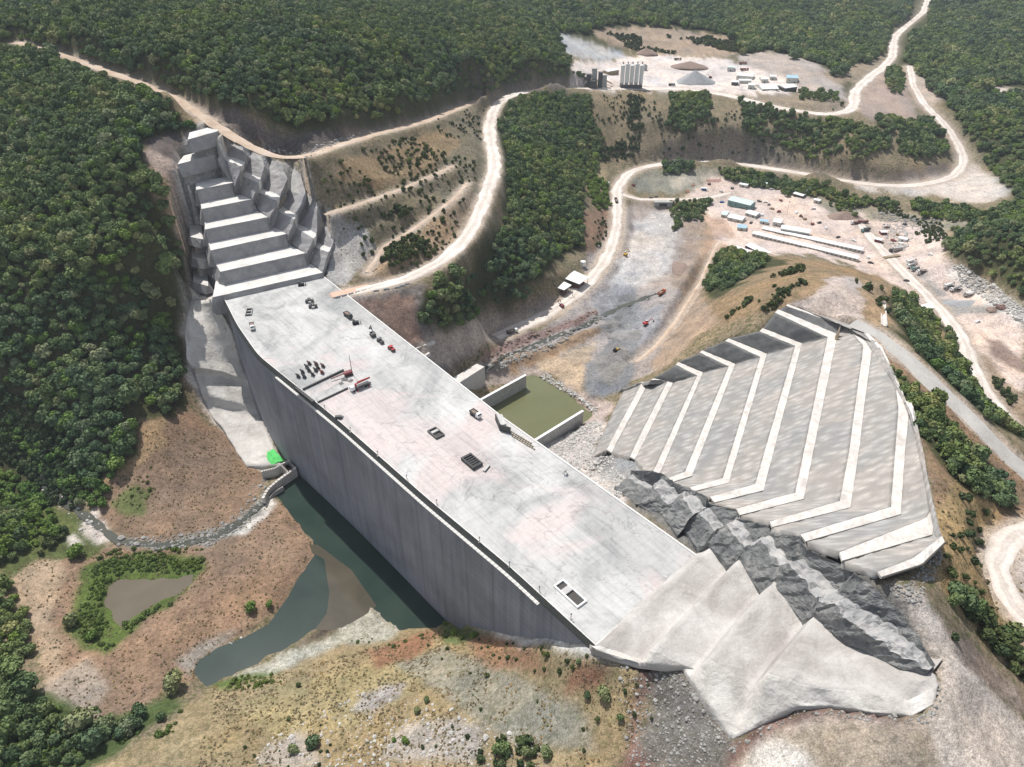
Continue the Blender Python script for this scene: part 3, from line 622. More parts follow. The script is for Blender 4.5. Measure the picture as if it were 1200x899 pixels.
# ---- roads: profile, levelled bed
def road_prof(pl, n=90, it=10):
    a = np.array(pl, float)
    if a.shape[1] == 2: w_ = hit(a[:, 0], a[:, 1])
    else: w_ = np.array([P(*q) for q in pl])
    r = resample(w_, n)
    for _ in range(it): r[1:-1] = (r[:-2] + 2 * r[1:-1] + r[2:]) / 4
    return r
ROADS = [ # name, pixel points with height, half width near / far, label-free
 ('haul_road', [(1090, -8, 8), (1082, 15, 6), (1048, 43, 1), (1046, 70, -3), (1020, 90, -4), (1000, 108, -5), (1003, 128, -6), (985, 137, -6), (930, 131, -3), (880, 119, -1), (845, 109, 1), (800, 104, 2), (740, 104, 4), (690, 104, 7), (640, 105, 11), (605, 108, 14), (585, 116, 14), (574, 140, 12.5), (572, 160, 11), (581, 185, 9.5), (580, 205, 9), (566, 230, 8), (562, 255, 6.5), (548, 280, 5.5), (528, 302, 4), (500, 322, 2.5), (470, 334, 1.5), (430, 341, .7), (398, 345, .2)], 5.0, 7.0, 1, 0),
 ('hill_track', [(20, 50, 102), (60, 60, 98), (110, 78, 90), (150, 92, 86), (200, 113, 79), (240, 138, 74), (270, 158, 68), (300, 176, 64), (330, 186, 60), (365, 182, 56), (400, 169, 50), (450, 155, 42), (500, 142, 33), (535, 128, 23), (560, 118, 17)], 3.8, 4.5, 0, 1),
 ('valley_road', [(1066, 78, -5), (1070, 100, -11), (1085, 125, -18), (1108, 146, -26), (1122, 166, -35), (1131, 188, -43), (1122, 206, -47), (1090, 216, -49), (1050, 219, -50), (1000, 214, -50), (950, 205, -50), (900, 197, -50), (850, 190, -50), (800, 190, -50), (760, 194, -50), (733, 204, -50), (723, 222, -51), (724, 250, -53), (722, 275, -55), (712, 300, -57), (696, 325, -58), (672, 348, -59), (645, 368, -60), (612, 382, -58.5), (580, 395, -57)], 6.0, 5.0, 2, 0),
 ('camp_road', [(722, 226, -51.5), (750, 234, -54), (800, 234, -56), (830, 232, -57), (860, 226, -57)], 3.2, 3.2, 0, 0),
 ('river_road', [(1008, 262, -57), (1040, 300, -58), (1075, 335, -59), (1105, 365, -60), (1130, 400, -60), (1140, 430, -59), (1155, 460, -59), (1180, 492, -59), (1215, 530, -59)], 5.2, 5.2, 0, 0),
 ('bank_road', [(1000, 378, 19), (1030, 392, 18), (1060, 418, 16), (1100, 456, 11), (1150, 503, 5), (1215, 566, -6)], 5.0, 5.0, 3, 2),
 ('turning_circle', [(1230, 760, 12), (1200, 722, 12), (1176, 692, 12), (1168, 662, 12), (1178, 636, 11.5), (1205, 622, 11), (1250, 618, 11)], 4.6, 4.6, 0, 0),
 ('river_track', [(842, 285, -56), (832, 305, -57), (822, 330, -57.5), (806, 356, -57.5), (790, 380, -57), (770, 405, -57), (745, 425, -57)], 1.6, 1.6, 0, 1),
 ('ridge_path', [(548, 215, 12), (530, 235, 14), (510, 250, 13), (480, 272, 11), (450, 290, 8), (430, 320, 3)], 1.8, 1.8, 0, 1),
 ('mid_track', [(380, 252, 30), (420, 240, 29), (470, 222, 25), (510, 205, 22), (530, 195, 19)], 1.6, 1.6, 0, 1)]
RP = []
for nm, pl, w0, w1, _, mt in ROADS:
    pr = road_prof(pl, 140, 6); RP.append(pr)
    L = np.r_[0, np.cumsum(np.hypot(*np.diff(pr[:, :2], axis=0).T))]
    lo = pr[:, :2].min(0) - 22; hi = pr[:, :2].max(0) + 22
    s = (GX > lo[0]) & (GX < hi[0]) & (GY > lo[1]) & (GY < hi[1]); x = GX[s]; y = GY[s]
    d, t = polydist(x, y, pr[:, :2]); zr = np.interp(t, L, pr[:, 2]); wd = w0 + 1.5
    k = np.clip(1 - (d - wd) / 9, 0, 1); k = k * k * (3 - 2 * k); GZ[s] = GZ[s] * (1 - k) + (zr - .25) * k
# keep the ground under every skin
bvh = BVHTree.FromPolygons([Vector(v) for v in SK_V], SK_F)
sv = np.array(SK_V); lo = sv.min(0); hi = sv.max(0)
idx = np.argwhere((GX > lo[0] - 1) & (GX < hi[0] + 1) & (GY > lo[1] - 1) & (GY < hi[1] + 1))
dn = Vector((0, 0, -1)); SKM = np.zeros(GX.shape, bool); SKZ = np.full(GX.shape, np.inf)
for j, i in idx:
    h = bvh.ray_cast(Vector((GX[j, i], GY[j, i], 300)), dn)
    if h[0] is not None: SKM[j, i] = True; SKZ[j, i] = h[0].z
mn = SKZ.copy()
for dj in (-2, -1, 0, 1, 2):
    for di in (-2, -1, 0, 1, 2): mn = np.minimum(mn, np.roll(np.roll(SKZ, dj, 0), di, 1))
GZ[SKM] = np.minimum(GZ[SKM], mn[SKM] - 1.5)

# ---- ground cover, traced on the photograph and laid on the land
U, Vv = proj(GX, GY, GZ)
wu = U + fbm(GX, GY, 7, 4, 22) * 7 + fbm(GX, GY, 14, 4, 21) * 9 * np.clip(300 / np.hypot(GX, GY), .3, 1); wv = Vv + fbm(GX, GY, 7, 4, 34) * 6 + fbm(GX, GY, 14, 4, 33) * 7 * np.clip(300 / np.hypot(GX, GY), .3, 1)
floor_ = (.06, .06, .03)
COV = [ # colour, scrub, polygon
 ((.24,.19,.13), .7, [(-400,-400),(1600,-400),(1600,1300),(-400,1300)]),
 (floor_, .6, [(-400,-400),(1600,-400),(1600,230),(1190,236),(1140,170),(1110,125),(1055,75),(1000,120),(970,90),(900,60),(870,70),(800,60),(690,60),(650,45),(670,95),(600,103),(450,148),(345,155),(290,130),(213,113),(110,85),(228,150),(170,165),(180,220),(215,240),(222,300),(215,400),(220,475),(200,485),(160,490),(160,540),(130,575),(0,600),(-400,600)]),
 # left bank scrub slope
 ((.2,.165,.12), .55, [(350,195),(400,172),(500,145),(560,120),(600,110),(590,180),(600,230),(590,270),(560,320),(500,345),(430,330),(385,320),(375,260)]),
 ((.26,.19,.12), .35, [(400,190),(470,172),(520,150),(540,170),(500,200),(440,225),(400,215)]),
 ((.27,.2,.14), .25, [(430,320),(470,290),(520,250),(550,210),(560,240),(540,280),(500,310),(450,330)]),
 ((.36,.35,.34), .0, [(378,330),(366,262),(378,240),(400,262),(430,268),(440,290),(425,318),(400,334)]),
 ((.13,.11,.105), .1, [(213,115),(250,122),(290,133),(320,153),(345,158),(400,148),(433,150),(500,133),(567,113),(560,118),(500,138),(440,155),(400,166),(350,184),(330,183),(290,168),(250,140)]),
 ((.12,.105,.10), .2, [(540,104),(640,96),(690,95),(680,104),(600,108),(560,115)]),
 ((.13,.11,.105), .1, [(165,168),(205,155),(225,158),(222,185),(208,192),(178,180)]),
 ((.42,.33,.28), .0, [(164,178),(175,176),(210,190),(222,215),(235,240),(243,300),(250,350),(272,388),(325,545),(290,548),(262,508),(235,478),(217,430),(212,380),(224,350),(222,300),(215,245),(200,215),(180,200)]),
 ((.58,.55,.52), .0, [(205,195),(215,190),(232,225),(240,262),(250,330),(272,388),(330,548),(292,548),(262,508),(237,478),(219,430),(216,385),(226,350),(226,300),(222,262),(212,230),(200,205)]),
 ((.42,.41,.4), 0, [(205,185),(225,150),(245,140),(262,148),(300,182),(345,192),(352,210),(380,248),(392,290),(385,325),(360,330),(250,360),(235,300),(228,222)]),
 ((.33,.24,.17), .25, [(170,195),(205,225),(212,260),(218,300),(205,270),(180,235)]),
 # valley centre
 ((.045,.05,.025), .4, [(585,115),(640,110),(690,112),(700,150),(706,165),(702,200),(685,215),(682,240),(684,290),(660,300),(620,345),(590,362),(540,385),(500,388),(490,370),(500,340),(550,320),(560,290),(590,260),(592,215),(590,180),(580,150)]),
 ((.24,.19,.13), .5, [(690,108),(1000,142),(1050,160),(1040,195),(700,190),(706,165)]),
 ((.30,.24,.15), .3, [(680,200),(712,196),(714,225),(690,232)]),
 ((.23,.15,.11), .35, [(682,250),(718,240),(716,280),(700,310),(684,300)]),
 ((.12,.10,.095), .1, [(780,166),(870,162),(960,198),(1040,205),(1110,190),(1120,205),(1050,216),(960,204),(880,190),(800,184),(770,180)]),
 ((.24,.22,.16), .3, [(790,172),(850,172),(960,190),(950,194),(850,178),(790,177)]),
 ((.19,.17,.165), .2, [(400,345),(440,345),(500,330),(495,370),(520,388),(600,365),(650,345),(640,370),(580,395),(520,440),(480,405),(430,372)]),
 ((.22,.155,.13), .1, [(405,352),(490,350),(492,385),(500,395),(480,408),(440,378)]),
 ((.40,.35,.31), 0, [(500,395),(560,372),(640,368),(600,396),(560,410),(520,430),(490,412)]),
 ((.33,.29,.27), .05, [(690,300),(725,262),(740,240),(800,245),(825,262),(815,310),(800,360),(800,400),(760,440),(700,450),(640,440),(560,455),(530,450),(560,420),(640,380),(680,350)]),
 ((.46,.43,.41), 0, [(745,262),(765,248),(795,250),(790,290),(775,330),(740,345),(715,330),(735,290)]),
 ((.28,.27,.275), 0, [(690,345),(730,330),(780,350),(770,390),(745,410),(720,400),(700,370)]),
 ((.20,.205,.215), 0, [(690,430),(715,400),(745,400),(740,440),(720,462),(690,466),(680,450)]),
 ((.40,.32,.24), 0, [(625,425),(700,400),(690,430),(680,455),(660,445),(640,436)]),
 ((.30,.21,.14), 0, [(590,425),(650,405),(720,375),(722,384),(660,412),(600,438)]),
 ((.25,.17,.15), 0, [(560,420),(600,395),(700,365),(690,378),(610,405),(575,425)]),
 ((.33,.25,.19), .1, [(800,330),(830,260),(850,270),(835,310),(825,350),(850,370),(820,400),(795,415),(770,440),(760,430),(790,380)]),
 ((.36,.25,.18), .1, [(830,258),(860,262),(850,290),(835,300),(822,345),(815,330),(825,290)]),
 ((.40,.33,.30), 0, [(655,440),(690,465),(720,470),(700,530),(715,565),(690,560),(640,530),(690,490)]),
 ((.52,.47,.44), 0, [(632,522),(698,492),(712,498),(700,530),(716,550),(745,570),(720,600),(650,545)]),
 ((.22,.22,.22), 0, [(712,372),(735,362),(752,372),(742,385),(720,388)]), ((.21,.205,.2), 0, [(700,415),(722,398),(735,410),(728,440),(712,455),(700,440)]), ((.36,.31,.28), 0, [(745,340),(790,320),(800,335),(770,360),(750,365)]), ((.3,.24,.2), .1, [(800,262),(826,262),(815,310),(795,345),(785,330),(798,295)]), ((.5,.47,.45), 0, [(735,290),(742,268),(748,268),(745,300),(728,335),(722,330)]), ((.19,.185,.18), 0, [(700,388),(735,345),(750,350),(715,392)]),
 # upper plant yard
 ((.62,.55,.51), 0, [(672,72),(720,72),(760,62),(790,66),(850,70),(870,75),(930,95),(935,108),(880,115),(850,110),(700,106),(668,98)]),
 ((.4,.4,.4), 0, [(645,40),(665,40),(720,60),(740,68),(700,72),(665,66)]),
 ((.35,.27,.21), .3, [(690,38),(760,30),(860,45),(870,60),(850,68),(760,62),(710,50)]),
 ((.4,.35,.32), .1, [(865,66),(900,60),(940,68),(965,80),(985,98),(995,120),(940,118),(930,96),(880,80)]),
 ((.27,.22,.17), .3, [(885,110),(940,110),(990,118),(990,132),(930,126),(885,118)]),
 ((.37,.29,.25), .15, [(1010,100),(1040,80),(1062,95),(1075,140),(1050,150),(1010,138),(1005,118)]),
 ((.3,.24,.18), .3, [(960,85),(1005,70),(1040,60),(1020,88),(985,100)]),
 ((.42,.35,.3), .1, [(1060,75),(1090,85),(1110,110),(1095,125),(1075,125)]),
 ((.5,.44,.4), .0, [(1155,101),(1200,104),(1200,116),(1160,110)]),
 # lower terrace beside the valley road
 ((.52,.47,.43), 0, [(1000,214),(1060,214),(1120,200),(1140,192),(1170,212),(1185,228),(1150,240),(1080,228),(1010,224)]),
 ((.25,.24,.2), .3, [(735,208),(800,196),(860,200),(860,212),(800,226),(745,228)]),
 ((.4,.36,.3), .1, [(780,212),(840,205),(845,212),(790,222)]),
 # camp yard
 ((.56,.46,.41), 0, [(800,232),(835,210),(900,215),(960,235),(1010,250),(1050,255),(1100,268),(1120,290),(1105,300),(1150,335),(1200,380),(1200,520),(1130,420),(1100,372),(1050,335),(1000,312),(940,298),(880,300),(840,285),(830,250)]),
 ((.42,.31,.25), 0, [(825,250),(850,255),(860,275),(845,285),(830,270)]),
 ((.28,.25,.2), .4, [(960,235),(1000,240),(1010,252),(975,256)]),
 ((.3,.26,.2), .3, [(1010,240),(1060,248),(1140,262),(1120,270),(1050,262),(1015,258)]),
 ((.3,.28,.26), 0, [(1070,310),(1110,345),(1100,352),(1150,358),(1180,362),(1165,370),(1110,370)]),
 ((.24,.18,.16), .1, [(1150,395),(1175,400),(1200,420),(1200,440),(1165,420)]),
 ((.3,.23,.17), .2, [(1145,410),(1165,430),(1200,465),(1200,505),(1165,462)]),
 ((.62,.6,.58), 0, [(1105,312),(1130,318),(1200,365),(1200,385),(1150,352),(1118,335)]),
 (floor_, .5, [(1105,290),(1150,265),(1200,245),(1600,200),(1600,360),(1200,348),(1150,320)]),
 # ridge above the benches
 ((.27,.19,.12), .45, [(822,345),(828,305),(850,292),(900,300),(960,306),(1010,318),(1045,335),(1048,375),(1020,380),(990,372),(900,365),(850,382),(835,370)]),
 (floor_, .4, [(824,344),(828,302),(850,292),(900,300),(930,306),(880,325),(840,352)]),
 ((.42,.36,.33), 0, [(925,356),(950,345),(975,325),(1000,325),(1012,345),(1008,368),(1020,385),(1000,388),(960,372)]),
 ((.36,.26,.17), .25, [(1010,330),(1035,335),(1045,365),(1040,385),(1020,375),(1012,350)]),
 ((.27,.18,.12), .3, [(1000,380),(1025,400),(1060,420),(1110,465),(1200,545),(1200,560),(1600,800),(1600,1000),(1200,800),(1120,700),(1100,640),(1080,520),(1050,440)]),
 ((.36,.26,.14), .3, [(1095,600),(1120,560),(1170,600),(1150,650),(1165,700),(1200,740),(1200,790),(1150,760),(1105,690)]),
 (floor_, .5, [(1035,425),(1060,445),(1110,490),(1150,535),(1190,575),(1192,600),(1160,590),(1110,555),(1075,510),(1045,455)]),
 (floor_, .4, [(1045,340),(1080,360),(1105,375),(1115,400),(1135,440),(1165,480),(1200,512),(1200,520),(1150,490),(1100,445),(1062,402),(1045,370)]),
 ((.33,.24,.14), .2, [(1098,385),(1110,392),(1108,430),(1098,440)]),
 ((.5,.43,.39), 0, [(1155,645),(1175,622),(1210,612),(1400,612),(1400,760),(1200,720),(1175,695)]),
 ((.32,.28,.25), .1, [(1145,640),(1155,620),(1200,600),(1200,612),(1172,622),(1157,645),(1175,700),(1200,725),(1200,742),(1170,715),(1150,680)]),
 ((.25,.2,.17), .1, [(1100,738),(1130,745),(1170,790),(1200,815),(1200,840),(1150,805),(1110,770)]),
 # bottom right dirt
 ((.43,.37,.32), 0, [(1040,680),(1065,690),(1090,740),(1130,800),(1200,850),(1600,1000),(1300,1300),(820,1300),(850,890),(880,860),(950,836),(1085,840),(1102,800),(1080,760)]),
 ((.52,.46,.41), 0, [(1062,690),(1085,695),(1110,750),(1160,815),(1200,850),(1300,1000),(1120,1000),(1092,850),(1106,800),(1088,750)]),
 ((.17,.105,.09), .05, [(858,872),(890,850),(950,828),(1020,836),(1085,842),(1080,846),(1010,844),(950,840),(905,858),(875,880),(850,910),(846,900)]),
 ((.34,.28,.22), .2, [(905,862),(960,846),(1090,852),(1100,900),(1000,960),(940,900)]),
 ((.6,.58,.55), 0, [(868,899),(890,872),(915,865),(940,880),(955,910),(870,930)]),
 ((.16,.15,.14), .15, [(722,790),(760,780),(800,785),(830,825),(858,872),(845,920),(800,1200),(700,1200),(730,899),(770,830)]),
 ((.2,.12,.1), .1, [(745,795),(758,785),(765,790),(750,830),(745,870),(770,899),(770,1000),(720,1000),(735,850)]),
 # near hillside
 ((.3,.235,.14), .35, [(110,899),(200,850),(240,808),(330,785),(400,758),(470,738),(520,726),(600,745),(690,765),(745,785),(740,830),(720,899),(700,1300),(0,1300)]),
 ((.33,.27,.15), .25, [(270,830),(340,800),(430,780),(500,760),(500,800),(420,850),(330,870)]),
 ((.25,.15,.095), .15, [(545,748),(600,748),(630,760),(640,790),(560,780)]),
 ((.26,.14,.09), .15, [(670,775),(715,780),(705,805),(650,810)]),
 ((.25,.14,.09), .15, [(425,760),(500,740),(520,745),(490,765),(440,790)]),
 ((.27,.25,.2), .35, [(460,775),(520,760),(600,790),(680,830),(700,880),(600,870),(520,810)]),
 ((.35,.32,.3), .15, [(430,815),(470,795),(475,800),(440,840),(415,835)]),
 ((.34,.31,.28), .2, [(455,860),(520,840),(570,850),(560,890),(450,895)]),
 ((.35,.31,.27), .2, [(320,870),(360,860),(380,899),(300,899)]),
 ((.12,.15,.06), .3, [(515,735),(540,728),(565,745),(545,760),(520,755)]),
 ((.42,.4,.34), .35, [(330,768),(390,745),(420,722),(436,710),(455,729),(475,738),(450,748),(400,758),(350,775),(300,795),(260,805),(300,784)]),
 ((.65,.63,.6), 0, [(560,735),(600,744),(660,748),(700,762),(745,772),(740,780),(690,766),(640,758),(585,748)]),
 ((.11,.15,.045), .5, [(250,805),(330,785),(300,800),(270,815)]),
 # upstream flat
 ((.255,.175,.125), .15, [(100,575),(160,540),(165,492),(225,480),(265,510),(300,550),(310,575),(290,600),(255,625),(200,632),(150,632),(120,610)]),
 ((.36,.25,.15), .15, [(165,495),(190,487),(190,520),(165,545),(110,580),(120,560),(160,530)]),
 ((.13,.15,.06), .4, [(130,590),(160,565),(180,570),(170,600),(145,605)]),
 ((.25,.17,.12), .15, [(0,660),(80,650),(150,640),(220,640),(290,610),(330,585),(372,642),(350,680),(330,710),(290,745),(235,775),(225,800),(150,830),(110,860),(60,800),(40,740),(20,690)]),
 ((.37,.28,.2), .12, [(5,662),(60,650),(80,680),(60,720),(70,770),(90,810),(60,810),(40,760)]),
 ((.09,.13,.035), .5, [(95,670),(130,655),(180,650),(238,655),(235,670),(205,705),(170,725),(130,770),(100,760),(75,740),(90,700)]),
 ((.34,.28,.23), .2, [(70,790),(100,770),(125,800),(110,850),(75,840),(50,810)]),
 ((.37,.33,.29), .2, [(205,775),(265,745),(280,742),(262,756),(235,776),(225,795)]),
 ((.09,.075,.06), 0, [(366,640),(380,646),(412,672),(436,706),(414,718),(392,736),(350,757),(366,740),(386,716),(389,692),(362,676)]),
 ((.1,.12,.045), .6, [(0,600),(60,590),(130,625),(100,660),(40,655),(0,690)]),
 ((.55,.5,.46), 0, [(97,612),(110,600),(122,612),(135,632),(110,638),(98,628)]),
 ((.55,.51,.48), 0, [(76,630),(86,625),(90,638),(78,640)]), ((.5,.47,.45), 0, [(48,555),(56,553),(64,567),(56,570)]),
 ((.25,.24,.22), .3, [(130,632),(200,632),(260,620),(300,590),(312,580),(325,590),(290,620),(250,640),(180,645),(140,640)]),
 ((.6,.57,.53), 0, [(250,632),(280,622),(305,600),(318,582),(330,588),(312,606),(285,625)]),
 ((.16,.16,.155), 0, [(716,560),(745,548),(812,572),(905,616),(1000,665),(1060,700),(1090,780),(1030,780),(950,735),(880,700),(815,650),(745,600)]),
 ((.3,.285,.27), 0, [(690,532),(715,525),(765,560),(742,556),(716,568),(704,560)]),
 ((.08,.11,.04), .6, [(0,800),(60,810),(110,845),(150,835),(200,815),(215,830),(150,870),(110,899),(60,1300),(-300,1300),(-300,800)]),
]
col = np.zeros(GX.shape + (3,)); scr = np.zeros(GX.shape)
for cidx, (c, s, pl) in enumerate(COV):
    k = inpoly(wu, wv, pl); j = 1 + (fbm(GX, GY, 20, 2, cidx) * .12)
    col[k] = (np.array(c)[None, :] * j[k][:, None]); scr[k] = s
RG = [( [(213,115),(290,133),(345,158),(433,150),(500,133),(567,113),(560,118),(500,138),(440,155),(400,166),(350,184),(330,183),(290,168),(250,140)], 3.0), ([(540,104),(690,95),(680,104),(560,115)], 2.5), ([(780,166),(870,162),(960,198),(1110,190),(1120,205),(960,204),(880,190),(770,180)], 2.5),
      ([(690,300),(740,240),(825,262),(800,360),(760,440),(560,455),(530,450),(560,420),(640,380)], 1.3), ([(400,345),(500,330),(520,388),(650,345),(580,395),(520,440),(430,372)], 1.6), ([(722,790),(800,785),(858,872),(845,920),(730,899)], 1.2), ([(1100,738),(1200,815),(1200,840),(1110,770)], 1.5), ([(430,815),(600,790),(700,880),(600,899),(300,899)], .8)]
rough = np.zeros(GX.shape)
for pl, am in RG: rough[inpoly(wu, wv, pl)] = am
for _ in range(4): rough[1:-1, 1:-1] = (rough[:-2, 1:-1] + rough[2:, 1:-1] + rough[1:-1, :-2] + rough[1:-1, 2:] + rough[1:-1, 1:-1]) / 5
for (nm, pl, w0, w1, _, mt), pr in zip(ROADS, RP):
    lo = pr[:, :2].min(0) - 12; hi = pr[:, :2].max(0) + 12; a = tuple(np.argwhere((GX > lo[0]) & (GX < hi[0]) & (GY > lo[1]) & (GY < hi[1])).T); d, t = polydist(GX[a], GY[a], pr[:, :2]); rough[a] *= np.clip((d - max(w0, w1) - 1) / 5, 0, 1)
rough[SKM] = 0
for pl, hh, ww in (([(582,432),(650,408),(722,381)], 2.6, 4.5), ([(560,444),(600,420),(655,396),(705,362)], 1.5, 4), ([(690,470),(720,430),(725,400)], 2, 7)):
    w_ = hit([p[0] for p in pl], [p[1] for p in pl]); d, t = polydist(GX, GY, w_[:, :2]); GZ += hh * np.exp(-(d / ww) ** 2) * (~SKM)
GZ += rough * (1 - 2 * np.abs(fbm(GX, GY, 7, 4, 61))) - rough * .6
hv = fbm(GX, GY, 5, 4, 64); hv2 = fbm(GX, GY, 30, 4, 65)
col = col * (1 + .35 * hv[..., None]) * (1 + np.stack([hv2 * .22, hv2 * .12, hv2 * 0], -1))
# spoil banks under roads stay pale
for (nm, pl, w0, w1, _, mt), pr in zip(ROADS, RP):
    lo = pr[:, :2].min(0) - 12; hi = pr[:, :2].max(0) + 12
    s = np.argwhere((GX > lo[0]) & (GX < hi[0]) & (GY > lo[1]) & (GY < hi[1])); a = tuple(s.T)
    d, t = polydist(GX[a], GY[a], pr[:, :2]); k = np.clip(1 - (d - w0 - .5) / 3.5 + fbm(GX[a], GY[a], 4, 3, 8) * .8, 0, 1)[:, None]
    col[a] = col[a] * (1 - k) + np.array((.42, .35, .29)) * k; scr[a] = scr[a] * (1 - k[:, 0])
for _ in range(3):
    col[1:-1, 1:-1] = (col[:-2, 1:-1] + col[2:, 1:-1] + col[1:-1, :-2] + col[1:-1, 2:] + 4 * col[1:-1, 1:-1]) / 8
ny, nx = GX.shape; ii = np.arange(ny * nx).reshape(ny, nx)
Fq = np.stack([ii[:-1, :-1], ii[:-1, 1:], ii[1:, 1:], ii[1:, :-1]], -1).reshape(-1, 4)
me = bpy.data.meshes.new('ground'); me.vertices.add(ny * nx); me.vertices.foreach_set('co', np.stack([GX, GY, GZ], -1).astype(np.float32).ravel())
me.loops.add(Fq.size); me.loops.foreach_set('vertex_index', Fq.ravel().astype(np.int32)); me.polygons.add(len(Fq))
me.polygons.foreach_set('loop_start', np.arange(0, Fq.size, 4, dtype=np.int32)); me.polygons.foreach_set('use_smooth', np.ones(len(Fq), bool))
me.update(calc_edges=True)
ca = me.color_attributes.new('Col', 'FLOAT_COLOR', 'POINT'); ca.data.foreach_set('color', np.concatenate([col, np.ones(col.shape[:2] + (1,))], -1).astype(np.float32).ravel())
sa = me.attributes.new('scrub', 'FLOAT', 'POINT'); sa.data.foreach_set('value', scr.astype(np.float32).ravel())
me.materials.append(M['ground']); g = bpy.data.objects.new('ground', me); C.objects.link(g); tag(g, kind='structure')

# roads as sheets
M['track'] = shot_mat('brown_track_dust', (.4, .3, .22), (.5, .39, .3), (.58, .48, .4), .08, .4, .4)
M['grey_road'] = shot_mat('grey_gravel_road', (.36, .34, .32), (.44, .42, .39), (.5, .48, .45), .08, .4, .4)
for (nm, pl, w0, w1, _, mt), pr in zip(ROADS, RP):
    n = max(60, int(np.hypot(*np.diff(pr[:, :2], axis=0).T).sum() / 2.5)); r = resample(pr, n)
    tg = np.gradient(r[:, :2], axis=0); tg /= np.maximum(np.linalg.norm(tg, axis=1)[:, None], 1e-6); nr_ = np.stack([-tg[:, 1], tg[:, 0]], 1)
    far = np.hypot(r[:, 0], r[:, 1]); w_ = np.interp(far, [350, 900], [w0, w1])
    wl = w_ * (1 + fbm(r[:, 0], r[:, 1], 12, 3, 3) * .5); wr = w_ * (1 + fbm(r[:, 0], r[:, 1], 12, 3, 44) * .5); rows = []
    for f in (-1, -.5, 0, .5, 1):
        off = np.where(f < 0, wl, wr) * f; q = np.column_stack([r[:, 0] + nr_[:, 0] * off, r[:, 1] + nr_[:, 1] * off, r[:, 2] + .12 - .5 * (abs(f) == 1)]); rows.append(list(q))
    V = np.array(rows).reshape(-1, 3); F = [(i * n + j, (i + 1) * n + j, (i + 1) * n + j + 1, i * n + j + 1) for i in range(4) for j in range(n - 1)]
    ro = tag(mesh_obj(nm, V, F, [M['road'], M['track'], M['grey_road']][mt], smooth=True), kind='structure')
    aa = ro.data.attributes.new('across', 'FLOAT', 'POINT'); aa.data.foreach_set('value', np.repeat([0, .25, .5, .75, 1.], n).astype(np.float32))
# water sheets
for k, (pl, z, m) in WAT.items():
    wp = [P(a, b, z) for a, b in pl]; c = sum(wp) / len(wp); wp = [c + (q - c) * 1.0 for q in wp]
    ins = [(q + (q - c) / np.linalg.norm(q - c) * 2.5) for q in wp] if k != 'stilling_basin_water' else wp
    tag(mesh_obj(k, [(q[0], q[1], z) for q in ins], [tuple(range(len(ins)))], M[m]), kind='structure')
def strip(name, pts, wd, m, dz=.15, n=80):
    w_ = hit([p[0] for p in pts], [p[1] for p in pts]); r = smooth_poly(w_, n, 3); r[:, 2] = ztop(r[:, 0], r[:, 1]) + dz
    for _ in range(6): r[1:-1, 2] = (r[:-2, 2] + 2 * r[1:-1, 2] + r[2:, 2]) / 4
    tg = np.gradient(r[:, :2], axis=0); tg /= np.maximum(np.linalg.norm(tg, axis=1)[:, None], 1e-6); nr_ = np.stack([-tg[:, 1], tg[:, 0]], 1)
    q = wd * (1 + fbm(r[:, 0], r[:, 1], 6, 3, 5)); a = r.copy(); b = r.copy(); a[:, :2] += nr_ * q[:, None]; b[:, :2] -= nr_ * q[:, None]
    return tag(mesh_obj(name, np.vstack([a, b]), [(j, n + j, n + j + 1, j + 1) for j in range(n - 1)], M[m], smooth=True), kind='structure')
strip('stream', [(20, 528), (32, 547), (50, 565), (68, 582), (90, 600), (108, 610), (124, 624), (140, 636), (180, 640), (225, 637), (258, 628), (290, 606), (308, 590)], 1.9, 'w_stream', .35)
strip('river', [(770, 345), (735, 358), (705, 370), (680, 385), (640, 400), (600, 415), (572, 430), (562, 440)], 2.4, 'w_stream', .3)
# ------------------------------------------------------------------ vegetation
def crown_mesh(name, seed, nleaf, m, r=3.0, h=4.6, leaf=.62, low=.35, lobes=9, trunk=False):
    g = np.random.default_rng(seed); cs = []
    for i in range(lobes):
        a = g.uniform(0, 2 * math.pi); rr = r * .58 * math.sqrt(g.uniform(0, 1)); z = g.uniform(.3, .82) * h
        cs.append((rr * math.cos(a), rr * math.sin(a), z, r * g.uniform(.34, .58) * (1.15 - .35 * z / h)))
    cs.append((0, 0, h * .62, r * .6)); cs = np.array(cs)
    k = g.choice(len(cs), nleaf, p=cs[:, 3] ** 2 / (cs[:, 3] ** 2).sum()); d = g.normal(size=(nleaf, 3)); d[:, 2] = np.where(g.random(nleaf) < .7, np.abs(d[:, 2]), d[:, 2])
    d /= np.linalg.norm(d, axis=1)[:, None]; p = cs[k, :3] + d * cs[k, 3:4] * g.uniform(.75, 1.12, (nleaf, 1)) * np.array([1, 1, .85])
    p[:, 2] = np.maximum(p[:, 2], low * g.uniform(.5, 1.5, nleaf))
    nrm = d + g.normal(size=(nleaf, 3)) * .45; nrm /= np.linalg.norm(nrm, axis=1)[:, None]
    t = np.cross(nrm, g.normal(size=(nleaf, 3))); t /= np.linalg.norm(t, axis=1)[:, None]; b = np.cross(nrm, t)
    s = leaf * g.uniform(.6, 1.35, (nleaf, 1)); V = np.stack([p + t * s, p + b * s * .8, p - t * s, p - b * s * .8], 1)
    V += g.normal(size=V.shape) * leaf * .14; V = V.reshape(-1, 3); F = np.arange(nleaf * 4).reshape(-1, 4)
    me = bpy.data.meshes.new(name); me.from_pydata(V.tolist(), [], F.tolist()); me.materials.append(m); me.update(); return me
